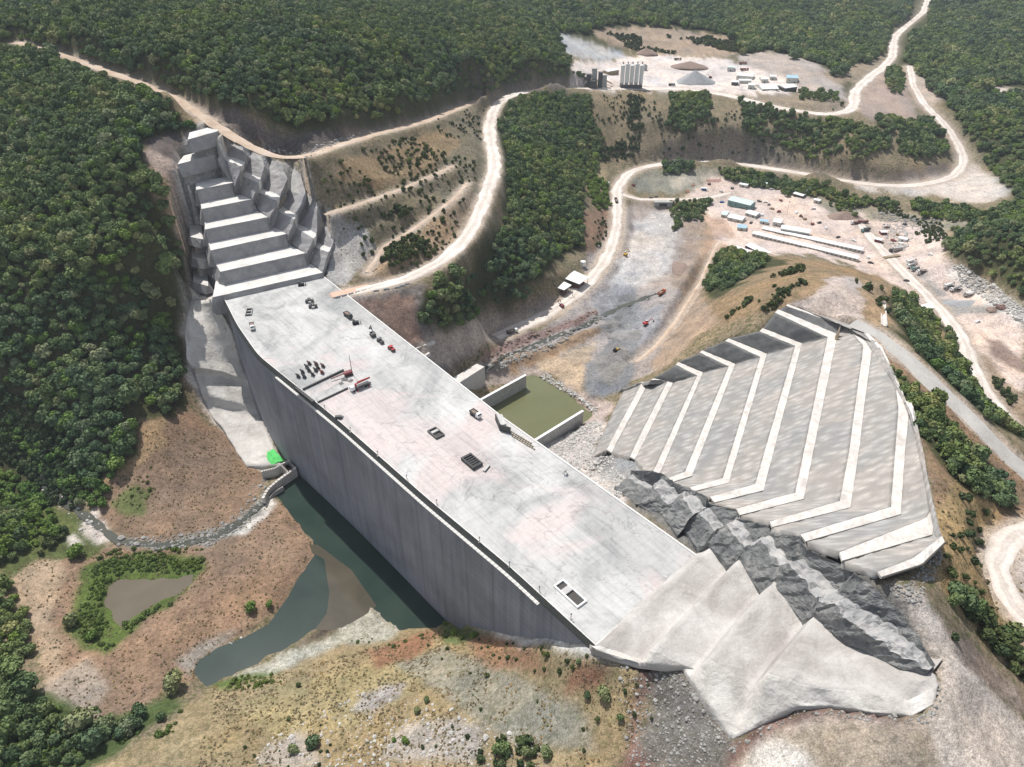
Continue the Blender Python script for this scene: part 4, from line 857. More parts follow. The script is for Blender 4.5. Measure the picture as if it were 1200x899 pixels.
def trunk_mesh(seed, h=2.6, r=.22):
    g = random.Random(seed); b = MB(); b.tube((0, 0, -.8), (g.uniform(-.2, .2), g.uniform(-.2, .2), h), r, r * .55, 8)
    for i in range(4):
        a = i * 1.57 + g.uniform(-.4, .4); b.tube((0, 0, h * .55), (math.cos(a) * 1.5, math.sin(a) * 1.5, h * 1.35), r * .45, r * .15, 6)
    return b
NV = 6
CR = [crown_mesh('crown', 200 + i, 620, M['leaf'], 3.0, 4.4 + .3 * (i % 3), .5, lobes=8 + i) for i in range(NV)]
CRB = [crown_mesh('bright_crown', 300 + i, 620, M['leafb'], 3.0, 4.2, .5, lobes=10) for i in range(3)]
SH = [crown_mesh('scrub', 400 + i, 200, M['leafs'], 1.3, 1.9, .34, .1, 6) for i in range(4)]
WE = [crown_mesh('weeds', 500 + i, 160, M['weed'], 1.4, 1.1, .3, .05, 7) for i in range(3)]
TRK = []
for i in range(3):
    b = trunk_mesh(i); me = bpy.data.meshes.new('trunk'); me.from_pydata(b.v, [], b.f); me.materials.append(M['bark']); TRK.append(me)
# polygons on the photograph: (kind, spacing m, size, size jitter, polygon)
FOR = [
 ('tree', 4.0, 1.12, [(-60,62),(0,62),(30,58),(60,66),(100,86),(150,106),(200,122),(224,142),(229,155),(180,158),(166,168),(160,176),(175,205),(200,235),(212,262),(212,300),(213,330),(212,345),(208,360),(204,385),(207,410),(212,450),(212,470),(202,482),(170,487),(160,495),(158,520),(150,545),(130,560),(100,545),(60,500),(0,440),(-60,420)]),
 ('tree', 4.3, 1.05, [(-60,-40),(560,-40),(640,30),(660,60),(672,84),(690,97),(640,97),(600,101),(567,108),(520,114),(500,124),(433,144),(400,142),(345,153),(322,150),(292,130),(250,118),(213,110),(180,92),(125,76),(100,66),(60,52),(0,48),(-60,46)]),
 ('tree', 5.0, 1.1, [(560,-40),(1078,-40),(1068,5),(1066,22),(1040,36),(1038,60),(1020,74),(1000,76),(985,92),(965,80),(930,66),(900,58),(868,66),(866,50),(840,38),(800,32),(720,28),(690,38),(650,38),(600,20)]),
 ('tree', 5.0, 1.1, [(1096,-40),(1260,-40),(1260,98),(1200,100),(1160,100),(1165,110),(1200,118),(1260,120),(1260,240),(1200,235),(1190,238),(1180,220),(1160,200),(1140,165),(1120,140),(1110,118),(1092,112),(1085,96),(1060,72),(1068,46),(1088,30)]),
 ('tree', 3.8, 1.0, [(596,130),(612,118),(640,112),(688,112),(700,150),(706,168),(702,200),(684,215),(682,240),(684,290),(660,296),(640,310),(620,345),(590,355),(560,372),(540,385),(500,386),(492,370),(508,338),(548,318),(570,330),(574,300),(596,258),(594,215),(596,180),(588,150)]),
 ('tree', 4.2, 1.0, [(784,112),(830,112),(836,150),(800,155),(782,150)]), ('tree', 4.2, 1.0, [(868,118),(900,126),(960,140),(1000,144),(1040,160),(1043,178),(1010,190),(960,188),(900,166),(868,154)]),
 ('tree', 4.2, 1.0, [(1055,150),(1085,138),(1110,165),(1110,180),(1080,192),(1052,178)]), ('tree', 4.2, 1.0, [(1022,138),(1052,140),(1058,148),(1040,157)]), ('tree', 5.5, .9, [(935,108),(960,108),(982,112),(982,120),(940,118)]),
 ('tree', 5.5, .9, [(1040,78),(1054,84),(1058,105),(1045,112),(1038,95)]),
 ('tree', 4.2, 1.0, [(832,196),(860,200),(900,206),(950,216),(1010,236),(1052,242),(1045,250),(1000,246),(960,234),(890,222),(848,210)]), ('tree', 4.2, 1.0, [(773,195),(808,193),(810,203),(775,207)]),
 ('tree', 4.2, 1.0, [(1062,238),(1100,242),(1160,248),(1200,238),(1240,240),(1240,262),(1140,262),(1080,256)]),
 ('tree', 4.8, 1.0, [(1105,288),(1120,272),(1150,265),(1200,247),(1260,235),(1260,360),(1200,346),(1150,318),(1108,300)]),
 ('tree', 4.4, .85, [(826,344),(828,306),(850,294),(880,300),(905,304),(880,322),(850,342)]), ('shrub', 2.4, 1.3, [(838,362),(880,335),(940,314),(945,318),(890,345),(850,375),(838,375)]), ('shrub', 2.4, 1.3, [(892,365),(910,345),(935,328),(945,332),(925,350),(905,366)]),
 ('tree', 3.5, .85, [(1048,342),(1078,362),(1098,380),(1100,420),(1097,438),(1068,404),(1050,372)]), ('tree', 3.5, .85, [(1108,388),(1128,410),(1135,440),(1165,480),(1200,508),(1240,530),(1200,514),(1150,488),(1108,446)]),
 ('tree', 3.5, .8, [(1036,428),(1060,448),(1108,492),(1150,537),(1188,576),(1192,600),(1160,588),(1112,552),(1076,508),(1048,456)]),
 ('tree', 4.4, .9, [(785,238),(810,236),(832,238),(822,258),(800,262),(795,275),(790,270)]), ('tree', 5.0, .85, [(970,240),(1000,246),(1002,254),(985,254)]),
 ('tree', 4.0, .85, [(1108,700),(1128,690),(1150,718),(1135,728),(1118,722)]), ('tree', 4.0, .8, [(1178,748),(1210,742),(1240,760),(1240,790),(1200,782),(1180,765)]), ('shrub', 2.6, 1.5, [(1130,700),(1165,740),(1200,770),(1200,800),(1160,760),(1130,720)]),
 ('tree', 4.2, 1.0, [(-40,755),(0,750),(20,768),(38,800),(30,835),(-40,850)]) , ('tree', 4.4, 1.0, [(-40,690),(8,685),(32,715),(40,760),(20,775),(-40,760)]),
 ('tree', 4.6, 1.05, [(0,820),(40,812),(62,830),(60,860),(80,850),(110,845),(160,838),(178,850),(130,868),(90,895),(40,899),(0,899)]),
 ('bright', 3.8, .75, [(-40,440),(40,520),(90,540),(130,575),(120,600),(85,590),(50,555),(20,520),(-40,500)]),
 ('tree', 4.2, 1.0, [(95,530),(125,545),(125,565),(110,572),(90,560)]), ('bright', 3.8, .8, [(-40,540),(20,552),(45,580),(70,620),(60,640),(20,645),(-40,640)]), ('tree', 4.4, .95, [(-40,560),(18,600),(40,635),(20,655),(-40,670)]),
 ('shrub', 2.6, 1.5, [(-40,430),(60,490),(100,545),(90,600),(60,590),(40,560),(-40,520)]), ('shrub', 2.8, 1.4, [(-40,530),(20,552),(45,580),(80,625),(60,650),(-40,660)]),
 ('shrub', 5.5, 1.1, [(390,190),(450,170),(540,130),(575,125),(560,200),(540,250),(530,290),(480,320),(430,310),(400,260),(370,230)]),
 ('shrub', 3.6, 1.4, [(395,228),(430,205),(440,220),(410,245),(398,240)]), ('shrub', 3.2, 1.5, [(450,255),(485,225),(500,228),(470,262)]), ('shrub', 3.4, 1.4, [(440,290),(500,270),(540,225),(548,235),(535,270),(500,310),(450,320)]),
 ('shrub', 6.0, 1.2, [(690,110),(1000,145),(1045,160),(1035,190),(700,185),(706,165)]), ('shrub', 3.4, 1.5, [(735,112),(752,112),(752,180),(740,182)]), ('shrub', 3.2, 1.6, [(700,172),(760,170),(765,186),(705,190)]),
 ('bright', 4.0, .8, [(688,205),(712,215),(714,245),(700,245),(688,230)]), ('shrub', 5.0, 1.2, [(700,252),(718,262),(705,305),(690,300)]),
 ('shrub', 7.0, 1.1, [(850,372),(900,345),(950,328),(1000,325),(1040,345),(1040,372),(1010,372),(960,330),(920,350)]), ('shrub', 5.5, 1.1, [(1005,385),(1060,425),(1110,470),(1200,560),(1200,600),(1090,500),(1040,430)]),
 ('shrub', 5.5, 1.0, [(1100,640),(1090,560),(1110,560),(1160,600),(1150,640),(1160,700),(1200,745),(1160,750),(1110,700)]),
 ('shrub', 4.0, 1.3, [(862,66),(900,60),(870,50),(690,38),(710,50),(760,62),(840,68)]), ('shrub', 7, 1.2, [(885,112),(990,120),(990,130),(930,124)]),
 ('shrub', 13.0, .6, [(330,800),(500,760),(600,760),(700,790),(720,899),(250,899)]), ('shrub', 4.2, .8, [(300,872),(345,858),(390,862),(380,899),(290,899)]), ('shrub', 3.4, 1.1, [(560,880),(600,866),(640,880),(655,899),(560,899)]),
 ('shrub', 4.5, .6, [(725,790),(760,780),(765,860),(740,850)]), ('shrub', 5, .6, [(560,745),(600,752),(720,775),(700,800),(560,770)]),
 ('shrub', 3.5, .9, [(595,690),(600,690),(600,691)]), ('shrub', 4.0, 1.2, [(1095,745),(1110,740),(1190,810),(1190,835)]),
 ('shrub', 3.5, 1.2, [(1040,245),(1100,262),(1115,290),(1080,300),(1060,275)]), ('shrub', 3.4, 1.3, [(1140,400),(1165,430),(1190,470),(1185,480),(1155,445)]),
 ('weed', 1.9, .8, [(95,670),(128,655),(165,652),(200,652),(238,657),(230,672),(200,672),(150,672),(125,685),(118,710),(134,735),(150,728),(175,712),(200,705),(160,730),(125,765),(95,755),(78,735),(98,705)]),
 ('weed', 2.2, .7, [(130,590),(160,565),(178,572),(168,600),(145,605)]), ('weed', 1.8, .7, [(245,806),(290,792),(330,785),(345,795),(300,806),(250,815)]), ('weed', 2.6, .5, [(350,770),(400,752),(470,740),(520,735),(545,750),(480,755),(400,775),(350,790)]),
 ('weed', 2.0, .8, [(60,600),(85,590),(100,600),(96,615),(130,640),(145,650),(110,655),(60,640)]), ('weed', 2.2, .9, [(-20,800),(40,812),(110,845),(150,835),(215,832),(150,872),(110,899),(-20,899)]), ('weed', 2.4, .8, [(110,800),(130,790),(110,870),(200,840),(215,850),(150,880),(100,890),(60,870)]),
 ('weed', 2.3, .8, [(150,645),(190,645),(250,640),(250,645),(150,652)]), ('weed', 3.5, .5, [(130,540),(165,560),(180,545),(170,600),(130,590)]),
]
cand = {'tree': [], 'bright': [], 'shrub': [], 'weed': []}
WB = [np.array(wpoly(pl, z)) for pl, z, m in WAT.values()]
for fi, (kind, s, size, pl) in enumerate(FOR):
    a = np.array(pl, float); w_ = hit(np.clip(a[:, 0], -60, 1260), np.clip(a[:, 1], -40, 960)); lo = w_[:, :2].min(0) - 8; hi = w_[:, :2].max(0) + 8
    hi = np.minimum(hi, [1500, 2150]); lo = np.maximum(lo, [-1100, 90])
    far = np.hypot(*((lo + hi) / 2)); 
    xs = np.arange(lo[0], hi[0], s); ys = np.arange(lo[1], hi[1], s); x, y = np.meshgrid(xs, ys); x = x.ravel(); y = y.ravel()
    x = x + rng.uniform(-.5, .5, len(x)) * s; y = y + rng.uniform(-.5, .5, len(y)) * s
    z = ztop(x, y); u, v = proj(x, y, z); wu_ = u + fbm(x, y, 10, 3, 71) * 6; wv_ = v + fbm(x, y, 10, 3, 72) * 6
    k = inpoly(wu_, wv_, pl) & (u > -45) & (u < 1245) & (v < 935)
    k &= fbm(x, y, 35, 3, 80 + fi) > (-.55 if kind in ('tree', 'bright') else -.02)
    dist = np.hypot(x, y); k &= (dist < 1000) | (rng.random(len(x)) < np.clip(1.0 - (dist - 1000) / 1800, .4, 1))
    for pr, rd in zip(RP, ROADS):
        d, _ = polydist(x, y, pr[:, :2]); k &= d > np.interp(dist, [350, 900], [rd[2], rd[3]]) + 1.2 + size * (1.5 if kind == 'tree' else .5)
    for wb in WB: k &= ~inpoly(x, y, wb)
    j0 = np.clip(np.searchsorted(AX, x), 0, len(AX) - 1); j1 = np.clip(np.searchsorted(AY, y), 0, len(AY) - 1); k &= ~SKM[j1, j0]
    sz = size * np.clip(rng.lognormal(-.03, .27, len(x)), .5, 1.75) * (1 + .3 * np.clip(fbm(x, y, 25, 2, 91), -1, 1)) * np.where(dist > 1000, 1.35, 1)
    cand[kind].append(np.stack([x, y, z, sz, rng.uniform(0, 6.28, len(x))], 1)[k])
for k in cand: cand[k] = np.vstack(cand[k]); cand[k] = cand[k][np.argsort(np.hypot(np.hypot(cand[k][:, 0], cand[k][:, 1]), CAM_H - cand[k][:, 2]))]; print(k, len(cand[k]))
def region_word(u, v):
    if u > 1000 and v > 330 and v < .87 * (u - 1000) + 372: return 'dark bushy tree on the slope between the grey road and the river road', 'trees between the grey road and the river road'
    if v > 740 and u < 250: return 'green tree among the thicket in the bottom left corner', 'thicket trees in the bottom left corner'
    if u < 260 and v > 520: return 'green tree along the small stream on the left', 'trees along the small stream'
    if u < 260: return 'dark green tree in the dense hillside forest left of the dam', 'hillside forest trees left of the dam'
    if u > 1000 and v > 420: return 'dark bushy tree in the green strip right of the benched slope', 'trees in the strip right of the benched slope'
    return 'dark green tree on the wooded slopes behind the dam', 'trees on the wooded slopes behind the dam'
def place(kind, arr, meshes, trunks, cat):
    for i, (x, y, z, s, r) in enumerate(arr):
        u, v = proj(x, y, z); lb, gr = region_word(float(u), float(v)); nm = 'tree'
        if kind == 'bright': lb = 'bright green leafy tree beside the small stream on the left' if u < 300 else 'bright green tree beside the pale valley road'; gr = 'bright green trees ' + ('by the stream' if u < 300 else 'by the valley road')
        if kind == 'shrub':
            nm = 'shrub'
            if u > 1000: lb, gr = 'small dark shrub on the dry slope right of the benches', 'shrubs on the dry right slope'
            elif v > 735: lb, gr = 'small shrub on the dry grassy hillside in front of the dam', 'shrubs on the near dry hillside'
            elif u < 620: lb, gr = 'small shrub on the brown slope above the dam crest road', 'shrubs on the brown slope behind the dam'
            else: lb, gr = 'small shrub on the brown slopes of the far valley', 'shrubs on the far brown slopes'
        if trunks:
            t = empty(nm, (x, y, z - .2), r, lb, cat, gr); t.scale = (s, s, s * random.uniform(.9, 1.2))
            c = bpy.data.objects.new('crown', meshes[i % len(meshes)]); C.objects.link(c); c.parent = t
            k = bpy.data.objects.new('trunk', trunks[i % len(trunks)]); C.objects.link(k); k.parent = t
        else:
            c = bpy.data.objects.new(nm, meshes[i % len(meshes)]); C.objects.link(c); c.location = (x, y, z - .1); c.rotation_euler = (0, 0, r); c.scale = (s, s, s); tag(c, lb, cat, gr)
NB = min(60, len(cand['bright'])); NT = 300 - NB
place('tree', cand['tree'][:NT], CR, TRK, 'tree'); place('bright', cand['bright'][:NB], CRB, TRK, 'tree'); place('shrub', cand['shrub'][:290], SH, None, 'shrub')
def scatter(name, arr, meshes, label, cat, coln):
    """one stuff object: points instanced with geometry nodes"""
    me = bpy.data.meshes.new(name); me.vertices.add(len(arr)); co = arr[:, :3].copy(); co[:, 2] -= .2; me.vertices.foreach_set('co', co.astype(np.float32).ravel())
    for nm, d in (('sz', arr[:, 3]), ('rot', arr[:, 4])):
        a = me.attributes.new(nm, 'FLOAT', 'POINT'); a.data.foreach_set('value', d.astype(np.float32))
    a = me.attributes.new('var', 'INT', 'POINT'); a.data.foreach_set('value', rng.integers(0, len(meshes), len(arr)).astype(np.int32))
    o = bpy.data.objects.new(name, me); C.objects.link(o); tag(o, label, cat, None, 'stuff')
    ng = bpy.data.node_groups.new(name, 'GeometryNodeTree'); ng.interface.new_socket('Geometry', in_out='INPUT', socket_type='NodeSocketGeometry'); ng.interface.new_socket('Geometry', in_out='OUTPUT', socket_type='NodeSocketGeometry')
    gi = ng.nodes.new('NodeGroupInput'); go = ng.nodes.new('NodeGroupOutput'); jn = ng.nodes.new('GeometryNodeJoinGeometry')
    def attr(nm, ty='FLOAT'):
        n = ng.nodes.new('GeometryNodeInputNamedAttribute'); n.data_type = ty; n.inputs[0].default_value = nm; return n.outputs[0]
    sz = attr('sz'); rt = attr('rot'); vr = attr('var', 'INT'); cx = ng.nodes.new('ShaderNodeCombineXYZ'); ng.links.new(rt, cx.inputs[2])
    for i, src in enumerate(meshes):
        cmp_ = ng.nodes.new('FunctionNodeCompare'); cmp_.data_type = 'INT'; cmp_.operation = 'EQUAL'; ng.links.new(vr, cmp_.inputs[2]); cmp_.inputs[3].default_value = i
        oi = ng.nodes.new('GeometryNodeObjectInfo'); oi.inputs['Object'].default_value = src; oi.inputs['As Instance'].default_value = True
        ip = ng.nodes.new('GeometryNodeInstanceOnPoints'); ng.links.new(gi.outputs[0], ip.inputs['Points']); ng.links.new(cmp_.outputs[0], ip.inputs['Selection'])
        ng.links.new(oi.outputs['Geometry'], ip.inputs['Instance']); ng.links.new(cx.outputs[0], ip.inputs['Rotation']); ng.links.new(sz, ip.inputs['Scale']); ng.links.new(ip.outputs[0], jn.inputs[0])
    ng.links.new(jn.outputs[0], go.inputs[0]); md = o.modifiers.new('scatter', 'NODES'); md.node_group = ng; return o
def sources(mesh_list, name):          # real objects that already stand in the scene
    out = []
    for me in mesh_list:
        out.append(next(o for o in C.objects if o.type == 'MESH' and o.data == me))
    return out
scatter('forest', cand['tree'][NT:], sources(CR + CRB[:1], 'crown'), 'dense dark green forest covering the far hillsides', 'forest', None)
if len(cand['bright']) > NB: scatter('streamside_thicket', cand['bright'][NB:], sources(CRB, 'crown'), 'bright green thicket growing beside the stream', 'thicket', None)
scatter('scrubland', cand['shrub'][290:], sources(SH, 'scrub'), 'scattered low scrub on the far dry slopes', 'scrub', None)
w0 = [bpy.data.objects.new('weed_clump', m) for m in WE]
for i, o in enumerate(w0):
    C.objects.link(o); q = cand['weed'][i * 7]; o.location = q[:3]; tag(o, ['low fresh green weed clump, biggest near the bottom left pond', 'low fresh green weed clump by the muddy pond edge', 'low green weed clump growing among the pond weeds'][i], 'weeds', 'weed clumps by the pond')
scatter('green_weeds', cand['weed'], w0, 'low fresh green weeds around the muddy pond and stream', 'weeds', None)
TU = [crown_mesh('dry_tuft', 600 + i, 26, None, .5, .55, .2, .03, 3) for i in range(3)]
M['tuft'] = leaf_mat('dry_grass', [(.3, .22, .13), (.36, .28, .15), (.26, .2, .12), (.32, .22, .15), (.2, .22, .1)], .05)
tu0 = []
for i, me_ in enumerate(TU): me_.materials.clear(); me_.materials.append(M['tuft'])
tp = []
for pl, dens in [([(250,806),(330,790),(430,760),(520,745),(600,755),(700,772),(745,790),(740,899),(230,899)], 1.0), ([(100,575),(165,492),(225,480),(300,555),(250,625),(150,632)], 1.6), ([(0,660),(150,640),(330,590),(368,640),(330,710),(235,775),(225,800),(110,860),(50,790)], 1.5), ([(1085,500),(1200,600),(1200,790),(1105,690),(1100,600)], 1.8), ([(1000,385),(1060,420),(1200,545),(1200,590)], 2.4), ([(400,190),(560,130),(560,240),(500,320),(400,320),(380,240)], 2.6)]:
    a = np.array(pl, float); w_ = hit(a[:, 0], a[:, 1]); lo = w_[:, :2].min(0); hi = w_[:, :2].max(0); n_ = int(np.prod(hi - lo) / dens ** 2 * .55); x = rng.uniform(lo[0], hi[0], n_); y = rng.uniform(lo[1], hi[1], n_); z = ztop(x, y); u, v = proj(x, y, z)
    k = inpoly(u, v, pl) & (fbm(x, y, 6, 3, 55) > -.12)
    for wb in WB: k &= ~inpoly(x, y, wb)
    for pr, rd in zip(RP, ROADS): d, _ = polydist(x, y, pr[:, :2]); k &= d > rd[2] + .5
    tp.append(np.stack([x, y, z, rng.uniform(.5, 1.15, n_), rng.uniform(0, 6, n_)], 1)[k])
tp = np.vstack(tp); print('tufts', len(tp))
for i in range(3): o = bpy.data.objects.new('grass_tuft', TU[i]); C.objects.link(o); o.location = tp[i * 50][:3]; tag(o, ['dry grass tuft on the brown bank, broadest blades', 'dry grass tuft on the near hillside, low one', 'dry grass tuft standing in the dry field'][i], 'grass tuft', 'dry grass tufts'); tu0.append(o)
scatter('dry_grass', tp, tu0, 'dry brown grass tufts over the slopes and flats', 'grass', None)
# lone trees and shrubs that stand out
LONE = [(205, 806, 'tree', 1.75, 'large round dark green tree standing alone by the lower end of the pool'), (91, 652, 'bright', 1.5, 'bright yellow green rounded tree beside the small stream'),
 (85, 731, 'tree', 1.25, 'dark round tree on the left edge of the muddy pond weeds'), (108, 748, 'bright', .95, 'light green tree just below the dark tree at the muddy pond'),
 (295, 715, 'bright', 1.0, 'bigger bright green tree on the bank of the pool'), (316, 710, 'bright', .62, 'smaller green tree right beside a bigger one on the pool bank'),
 (707, 818, 'tree', .95, 'tall dark green tree on the slope below the dam end'), (688, 817, 'tree', .45, 'small dark tree left of the taller one below the dam end'), (727, 843, 'tree', .45, 'small lone tree right below the taller dark one under the dam end'),
 (532, 744, 'bright', .6, 'small green bush at the waterline by the dam foot, middle one'), (522, 732, 'bright', .4, 'leftmost small bush at the dam foot waterline'), (556, 746, 'bright', .55, 'rightmost small bush at the dam foot waterline'),
 (500, 823, 'tree', .5, 'dark little tree on the dry hillside, upper one of a pair'), (489, 835, 'tree', .5, 'dark little tree on the dry hillside, lower one of a pair'),
 (368, 873, 'tree', 1.0, 'dark bush clump on the bare ground at the bottom edge'), (345, 882, 'tree', .8, 'dark bush at the bottom edge left of a bigger clump'), (588, 884, 'tree', 1.1, 'wide dark bush at the bottom middle edge'), (618, 884, 'tree', .7, 'dark round bush right of the wide one at the bottom edge'), (640, 885, 'tree', .85, 'darkest bush at the bottom edge nearest the middle right'),
 (165, 838, 'tree', 1.1, 'rounded dark tree right of the thicket near the lower left bank'), (190, 842, 'tree', .7, 'small dark tree beside the rounded one on the lower left bank'), (125, 855, 'tree', 1.3, 'big dark tree at the right end of the bottom left thicket'),
 (110, 570, 'tree', 1.35, 'large dark tree at the corner of the brown clearing'), (95, 592, 'tree', .9, 'dark tree on the stream side near the brown clearing'), (678, 778, 'tree', .45, 'small bush on the red earth under the dam corner'), (710, 768, 'tree', .3, 'tiny bush on the pale edge at the dam corner'),
 (475, 870, 'bright', .5, 'small bright bush on the pale gravel at the bottom'), (462, 868, 'bright', .35, 'tiny bright bush on the pale gravel left of another'), (380, 215, 'tree', .7, 'dark bush on the brown slope right of the stair benches'), (480, 190, 'tree', .7, 'dark bush halfway up the brown slope'),
 (1117, 700, 'tree', 1.1, 'dark tree clump on the orange slope left of the pale turning circle'), (1135, 717, 'tree', .9, 'lower dark tree beside the clump left of the turning circle'), (166, 700, 'tree', .35, 'tiny dark bush standing in the muddy pond')]
for i, (u, v, k, s, lb) in enumerate(LONE):
    p = H(u, v); t = empty('tree', (p[0], p[1], p[2] - .2), random.uniform(0, 6), lb, 'tree'); t.scale = (s, s, s)
    c = bpy.data.objects.new('crown', (CRB if k == 'bright' else CR)[i % 3]); C.objects.link(c); c.parent = t
    q = bpy.data.objects.new('trunk', TRK[i % 3]); C.objects.link(q); q.parent = t
# ------------------------------------------------------------------ things
DA = math.atan2(-235.4, 194.6)         # direction of the dam axis
def at(u, v): return H(u, v)
def deck(u, v, z=0.0): return P(u, v, z)
def part(mb, name, m, par, smooth=False): return mb.build(name, m, par, smooth)
def wheel_parts(par, xs, y, r=.5, w=.32):
    for x in xs:
        for s in (-1, 1):
            b = MB(); b.tube((x, s * y - w / 2, r), (x, s * y + w / 2, r), r, n=12); part(b, 'wheel', M['black'], par)
def truck(kind, loc, rz, label, body='white', cab='white', group=None, L=8.6):
    t = empty({'mixer': 'mixer_truck', 'dump': 'dump_truck', 'box': 'box_truck', 'tank': 'tank_truck'}[kind], loc, rz, label, 'truck', group)
    b = MB(); b.box((0, 0, .85), (L, 1.1, .3)); part(b, 'chassis', M['steel'], t); wheel_parts(t, (L * .36, -L * .18, -L * .34), 1.05, .52)
    c = MB(); c.box((L * .40, 0, 1.5), (1.9, 2.4, 1.2)); c.box((L * .385, 0, 2.5), (1.6, 2.3, .9), taper=.9); co = part(c, 'cab', M[cab], t)
    g = MB(); g.box((L * .385 + .78, 0, 2.45), (.12, 2.0, .6), ry=-.05); part(g, 'windscreen', M['glass'], co)
    if kind == 'mixer':
        d = MB(); d.tube((L * .27, 0, 2.0), (L * .02, 0, 2.35), .6, 1.25, 16, 0, True); d.tube((L * .02, 0, 2.35), (-L * .2, 0, 2.65), 1.25, 1.15, 16); d.tube((-L * .2, 0, 2.65), (-L * .42, 0, 3.0), 1.15, .45, 16); part(d, 'drum', M[body], t, True)
        h = MB(); h.box((-L * .45, 0, 3.1), (.9, 1.1, .7), taper=1.4); part(h, 'hopper', M['steel'], t)
    elif kind == 'dump':
        d = MB(); z0 = 1.1; d.box((-L * .13, 0, z0 + .1), (L * .66, 2.4, .12))
        for s in (-1, 1): d.box((-L * .13, s * 1.2, z0 + .75), (L * .66, .1, 1.3))
        d.box((L * .2, 0, z0 + .85), (.12, 2.4, 1.5)); d.box((-L * .46, 0, z0 + .6), (.1, 2.4, 1.0)); part(d, 'dump_body', M[body], t)
        e = MB(); e.box((-L * .13, 0, z0 + .7), (L * .6, 2.2, .9), taper=.75); part(e, 'load', M['spoil'], t)
    elif kind == 'tank':
        d = MB(); d.tube((L * .24, 0, 2.1), (-L * .47, 0, 2.1), 1.1, n=16); part(d, 'tank', M[body], t, True)
    else:
        d = MB(); d.box((-L * .12, 0, 2.3), (L * .7, 2.45, 2.4)); d.box((-L * .12, 0, 3.53), (L * .68, 2.3, .06)); part(d, 'cargo_box', M[body], t)
    return t
def car(loc, rz, label, col='white', group=None, van=False):
    t = empty('van' if van else 'car', loc, rz, label, 'van' if van else 'car', group); h = 1.9 if van else 1.45; b = MB()
    b.box((0, 0, .62), (4.6, 1.85, .62), taper=.97); b.box((-.3 if van else -.2, 0, (.93 + h) / 2), (3.6 if van else 2.4, 1.7, h - .9), taper=.88); bo = part(b, 'body', M[col], t)
    g = MB(); g.box((-.25, 0, h - .38), (3.4 if van else 2.3, 1.72, .34), taper=.94); part(g, 'windows', M['glass'], bo); wheel_parts(t, (1.45, -1.4), .85, .35, .24); return t
def excavator(loc, rz, label, col='yellow', bz=0.0):
    t = empty('excavator', loc, rz, label, 'excavator')
    for s in (-1, 1): b = MB(); b.box((0, s * 1.15, .45), (3.9, .55, .8), taper=.85); part(b, 'track', M['black'], t)
    b = MB(); b.box((-.6, 0, 1.55), (3.4, 2.6, 1.1)); part(b, 'house', M[col], t); b = MB(); b.box((.6, .75, 2.3), (1.4, 1.0, 1.5), taper=.9); c = part(b, 'cab', M['white'], t)
    g = MB(); g.box((.62, .75, 2.45), (1.46, 1.06, .8), taper=.94); part(g, 'window', M['glass'], c)
    b = MB(); b.tube((.8, -.3, 1.7), (3.6, -.3, 4.4), .3, .25, 6); part(b, 'boom', M[col], t); b = MB(); b.tube((3.5, -.3, 4.5), (6.0, -.3, 2.2), .25, .18, 6); part(b, 'arm', M[col], t)
    b = MB(); b.box((6.1, -.3, 1.6), (.9, 1.1, .9), taper=.6); part(b, 'bucket', M['steel'], t); return t
def roller(loc, rz, label, col='steel', group=None):
    t = empty('road_roller', loc, rz, label, 'roller', group)
    for x in (1.7, -1.7): b = MB(); b.tube((x, -1.05, .75), (x, 1.05, .75), .75, n=16); part(b, 'drum', M['steel'], t, True)
    b = MB(); b.box((1.2, 0, 1.5), (2.4, 1.7, .6)); b.box((-1.3, 0, 1.5), (2.2, 1.7, .8), taper=.9); part(b, 'frame', M[col], t)
    b = MB(); b.box((-.1, 0, 2.75), (1.7, 1.7, .1))
    for x in (-.8, .6):
        for y in (-.7, .7): b.box((x, y, 2.2), (.08, .08, 1.1))
    part(b, 'canopy', M[col], t); return t
def dozer(loc, rz, label, col='yellow', group=None):
    t = empty('bulldozer', loc, rz, label, 'bulldozer', group)
    for s in (-1, 1): b = MB(); b.box((0, s * 1.1, .55), (3.8, .6, 1.0), taper=.85); part(b, 'track', M['black'], t)
    b = MB(); b.box((.5, 0, 1.4), (2.4, 1.5, .9)); part(b, 'hood', M[col], t); b = MB(); b.box((-1.0, 0, 2.1), (1.4, 1.7, 1.6), taper=.88); part(b, 'cab', M['steel'], t)
    b = MB(); b.box((2.6, 0, .8), (.25, 3.4, 1.2)); part(b, 'blade', M['steel'], t); return t
